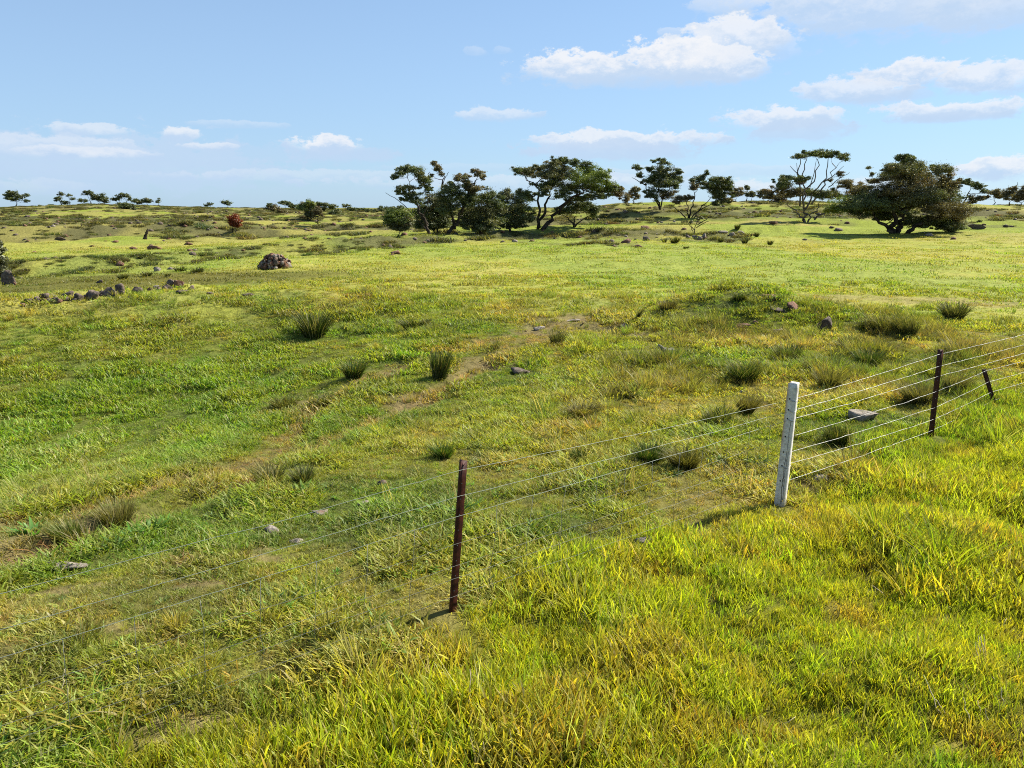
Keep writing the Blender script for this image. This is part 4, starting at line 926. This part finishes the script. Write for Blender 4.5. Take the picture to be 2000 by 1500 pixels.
TR('gum_tree', 1458, 400, [(1458,373,6,4,4),(1458,385,5,5,4)], 'narrow pale skyline gum left of the umbrella gum', D=190, group=gb)
TR('gum_tree', 1470, 398, [(1469,384,6,5,4),(1466,379,3,2,4)], 'shorter skyline gum touching the narrow one', D=190, group=gb)
TR('gum_tree', 1491, 398, [(1488,378,8,6,4),(1484,386,5,4,4)], 'skyline gum just left of the umbrella gum', D=185, group=gb)
TR('gum_tree', 1505, 402, [(1502,385,11,8,1),(1515,390,12,8,1),(1528,388,8,6,1)], 'reddish gum behind the left side of the umbrella gum', D=170, group=gb)
TR('gum_tree', 1882, 404, [(1860,358,10,2.5),(1874,356,12,2.5),(1890,359,12,3.5),(1905,365,11,4),(1917,373,7,4),(1858,371,8,3),(1872,365,6,2.5),(1860,380,6,3),(1872,385,7,2.5),(1905,386,14,5,1),(1898,392,10,4,1)], 'flat topped thin gum right behind the big dark tree', D=160, trunks=[[(1880,404),(1882,390),(1890,372)],[(1880,400),(1868,385),(1866,370)]])
TR('gum_tree', 1938, 404, [(1933,379,13,6,1),(1945,384,10,6,1),(1925,386,7,4,1)], 'brownish low gum second from the right picture edge', D=180)
TR('gum_tree', 1970, 406, [(1966,384,9,10,1),(1974,378,6,8,1)], 'rust coloured upright gum near the right edge', D=175, bare=[[(1974,380),(1978,370),(1980,362)]])
TR('gum_tree', 1991, 407, [(1985,386,10,9,1),(1993,374,7,9,1),(2004,384,9,9,1)], 'twiggy gum cut by the right picture edge', D=170, bare=[[(1988,378),(1994,368),(1997,358)]])
sk = 'small trees along the left skyline'
TR('gum_tree', 31, 404, [(30,380,12,3.5),(20,384,9,3),(42,386,10,3.5),(30,391,12,3),(54,394,6,2)], 'flat crowned skyline tree at the far left', D=330, group=sk)
TR('gum_tree', 121, 402, [(120,381,5,3),(117,390,6,4),(128,396,7,3.5)], 'skyline tree with stacked small tufts', D=380, group=sk)
TR('gum_tree', 137, 402, [(138,385,5,2),(143,391,4,2)], 'thin airy skyline tree right of the stacked tufts', D=380, group=sk)
TR('gum_tree', 162, 402, [(158,395,5,2.5),(167,395,4,2.5)], 'low straggly skyline shrub left of the twin trees', D=380, group=sk)
TR('gum_tree', 179, 402, [(175,381,7,4),(182,384,4,4),(185,391,4,3)], 'tall skyline tree with a small high crown, left of the twin pair', D=370, group=sk)
TR('gum_tree', 197, 403, [(192,391,8,5),(201,391,9,6),(204,397,6,3)], 'dense rounded skyline tree, right of the twin pair', D=370, group=sk)
TR('gum_tree', 231, 403, [(226,393,7,3.5),(234,388,5,3)], 'skyline tree with a crown in two lobes', D=370, group=sk)
TR('gum_tree', 246, 404, [(241,384,7,2.5),(249,388,6,2.5),(254,393,4,2)], 'arching skyline tree leaning right over the round bush', D=370, group=sk)
TR('round_bush', 249, 414, [(249,405,12,6,0),(256,408,7,4,0)], 'round dark bush just below the left skyline', D=230, cat='bush', dense=1.8)
TR('gum_tree', 270, 405, [(267,396,9,3.5),(276,399,8,3)], 'low spreading skyline tree right of the round bush', D=380, group=sk)
TR('gum_tree', 288, 405, [(285,395,9,3.5),(292,396,6,3)], 'rightmost low spreading tree of the left skyline cluster', D=380, group=sk)
TR('sapling', 311, 405, [(311,393,1.5,2),(310,398,2,2.5)], 'lonely thin sapling on the left skyline', D=380)
TR('gum_tree', 409, 407, [(404,402,4,2),(412,400,4,1.8)], 'tiny straggly skyline shrub before the bare stretch', D=380)
TR('gum_tree', 446, 406, [(444,396,8,3.2),(449,399,5,2.5)], 'small lens shaped skyline tree above the red tree', D=380)
mdl = 'dark trees in the far middle'
TR('gum_tree', 539, 414, [(536,402,14,5,1),(530,398,8,3.5),(548,407,9,4,1)], 'dark brown gum at the left end of the far row', D=210, group=mdl)
TR('gum_tree', 560, 410, [(556,393,11,3),(566,396,9,3),(575,400,10,3.5),(586,402,8,3)], 'flat topped gum second in the far row', D=260, group=mdl)
TR('leaning_bush', 607, 431, [(600,409,12,7,2),(608,400,9,6,2),(613,416,9,9,4),(594,402,8,4,4),(606,418,9,6,4)], 'big olive bush leaning left in front of the far row', cat='bush', dense=1.6)
TR('small_gum', 621, 436, [(622,414,8,7,1),(618,421,6,5,1),(627,420,5,5,1)], 'small twiggy grey brown tree right of the leaning olive bush', dense=0.9)
TR('gum_tree', 634, 410, [(624,395,10,2.5),(638,395,10,3),(649,399,8,4),(630,402,9,4),(614,396,7,3)], 'wide dark gum behind the leaning olive bush', D=260, group=mdl)
TR('gum_tree', 660, 414, [(655,405,12,5),(645,409,8,4),(666,410,7,3)], 'low dark gum right of the wide one in the far row', D=230, group=mdl)
TR('gum_tree', 676, 410, [(676,399,7,2.5),(682,403,5,2.5)], 'thin see through gum above the far row', D=300, group=mdl)
TR('gum_tree', 700, 412, [(690,407,10,3),(704,408,10,3),(716,409,9,3),(728,410,8,2.5)], 'low dark hedge like clump of gums at the right of the far row', D=300, group=mdl)
TR('gum_tree', 748, 413, [(744,404,9,3.5),(752,408,10,3.5),(762,407,8,4),(738,409,8,2.5)], 'dark gum in the far row just left of the round olive bush', D=280, group=mdl)
TR('red_tree', 460, 456, [(459,429,9,7,3),(454,436,7,6,3),(465,436,8,7,3),(460,441,7,4,3)], 'small round rust red tree on two thin stems', cat='tree', dense=1.7, trunks=[[(456,456),(455,446),(456,438)],[(461,455),(463,446),(461,438)]], rbase=0.06)
TR('round_bush', -2, 524, [(-10,480,18,14,4),(-4,498,15,13,4),(-6,514,18,9,4),(4,465,6,6,4),(-12,462,14,10,4)], 'dark green bush cut by the left picture edge', D=39, cat='bush', dense=1.7, rbase=0.04)
TR('gum_tree', 790, 412, [(770,405,8,3),(782,404,9,3)], 'faint far gum peeping out left of the open gum', D=300)

# leaning stump
x, y, z = at(281, 467); m = y/F; mb = MB(); r_ = np.random.default_rng(4)
tt = np.linspace(0, 1, 9); P = np.stack([tt*9*m, 0*tt, tt*21*m-0.2], 1); P[:, 0] += r_.normal(0, .3*m, 9); mb.tube(P, (3.6-1.6*tt)*m*(1+0.12*r_.normal(size=9)), 9)
mb.tube(P[-2:]+np.array([[0, 0, 0], [1.5*m, 0, 3*m]]), [1.5*m, 0.5*m], 6)
tag(obj('tree_stump', mb.mesh('tree_stump', m_bark)), 'dark broken tree stump leaning right on the far slope', 'stump').location = (x, y, z)
x, y, z = at(159, 442); m = y/F; mb = MB(); mb.tube([(0, 0, -.2), (0.2*m, 0, 3*m), (0.6*m, 0, 6*m)], [1.0*m, .7*m, .4*m], 7)
tag(obj('tree_stump', mb.mesh('tree_stump', m_bark)), 'tiny upright stub on the far left slope', 'stump').location = (x, y, z)
# weathered wood lying in the paddock
def dead_wood(px, py, pts, rr, label):
    x, y, z = at(px, py); m = y/F; mb = MB()
    for line, q in zip(pts, rr):
        P = np.array([((a-px)*m, dy, (py-b)*m) for a, b, dy in line]); t0 = np.linspace(0, 1, len(P)); tt = np.linspace(0, 1, 9)
        PP = np.stack([np.interp(tt, t0, P[:, k]) for k in range(3)], 1)+r_.normal(0, 0.7*m, (9, 3)); mb.tube(PP, q*m*(1.1-0.6*tt)*(1+0.15*r_.normal(size=9)), 7)
    tag(obj('dead_wood', mb.mesh('dead_wood', m_wood)), label, 'dead wood').location = (x, y, z)
dead_wood(1300, 692, [[(1316,694,0),(1300,688,-.05),(1284,672,-.1)],[(1318,692,.1),(1302,684,.05),(1290,682,0)],[(1292,693,-.1),(1305,686,0),(1318,688,.1)]], [6, 6, 6], 'pale knobbly piece of dead wood lying below the knoll')
dead_wood(1452, 768, [[(1446,768,0),(1448,764,0),(1454,766,0)]], [3], 'small pale bit of wood standing in grass near the concrete post')
# dry stalks in the long grass
mb = MB(); sgrp = [(1915,1290,1905,1235),(1922,1296,1912,1238),(1912,1298,1900,1250),(1925,1290,1918,1232),(1835,1395,1793,1305),(1850,1400,1820,1360),(1895,1420,1872,1350),(1915,1405,1908,1365),(1960,1385,1950,1335),(1950,1345,1940,1338),(912,1390,922,1290),(940,1500,948,1440),(955,1500,962,1450),(122,1350,128,1300),(1950,1235,1968,1205),(1600,1340,1610,1310),(1930,1420,1925,1380),(1500,1440,1560,1395),(1070,1420,1180,1400),(1900,1170,1880,1140),(1985,1300,1995,1270),(1735,1170,1700,1140)]
for a, b, c2, d2 in sgrp:
    x, y, z = at(a, b); m = y/F; P0 = np.array([x, y, z]); P1_ = P0+np.array([(c2-a)*m, 0.02, max(0.06, (b-d2)*m)])
    tt = np.linspace(0, 1, 6)[:, None]; PP = P0+(P1_-P0)*tt+r_.normal(0, 0.004, (6, 3)); mb.tube(PP, np.linspace(.0034, .0015, 6), 4)
tag(obj('dry_stalks', mb.mesh('dry_stalks', m_straw)), 'dead pale stalks poking out of the long verge grass', 'stalks', kind='stuff')
print('leaves', NLEAF)
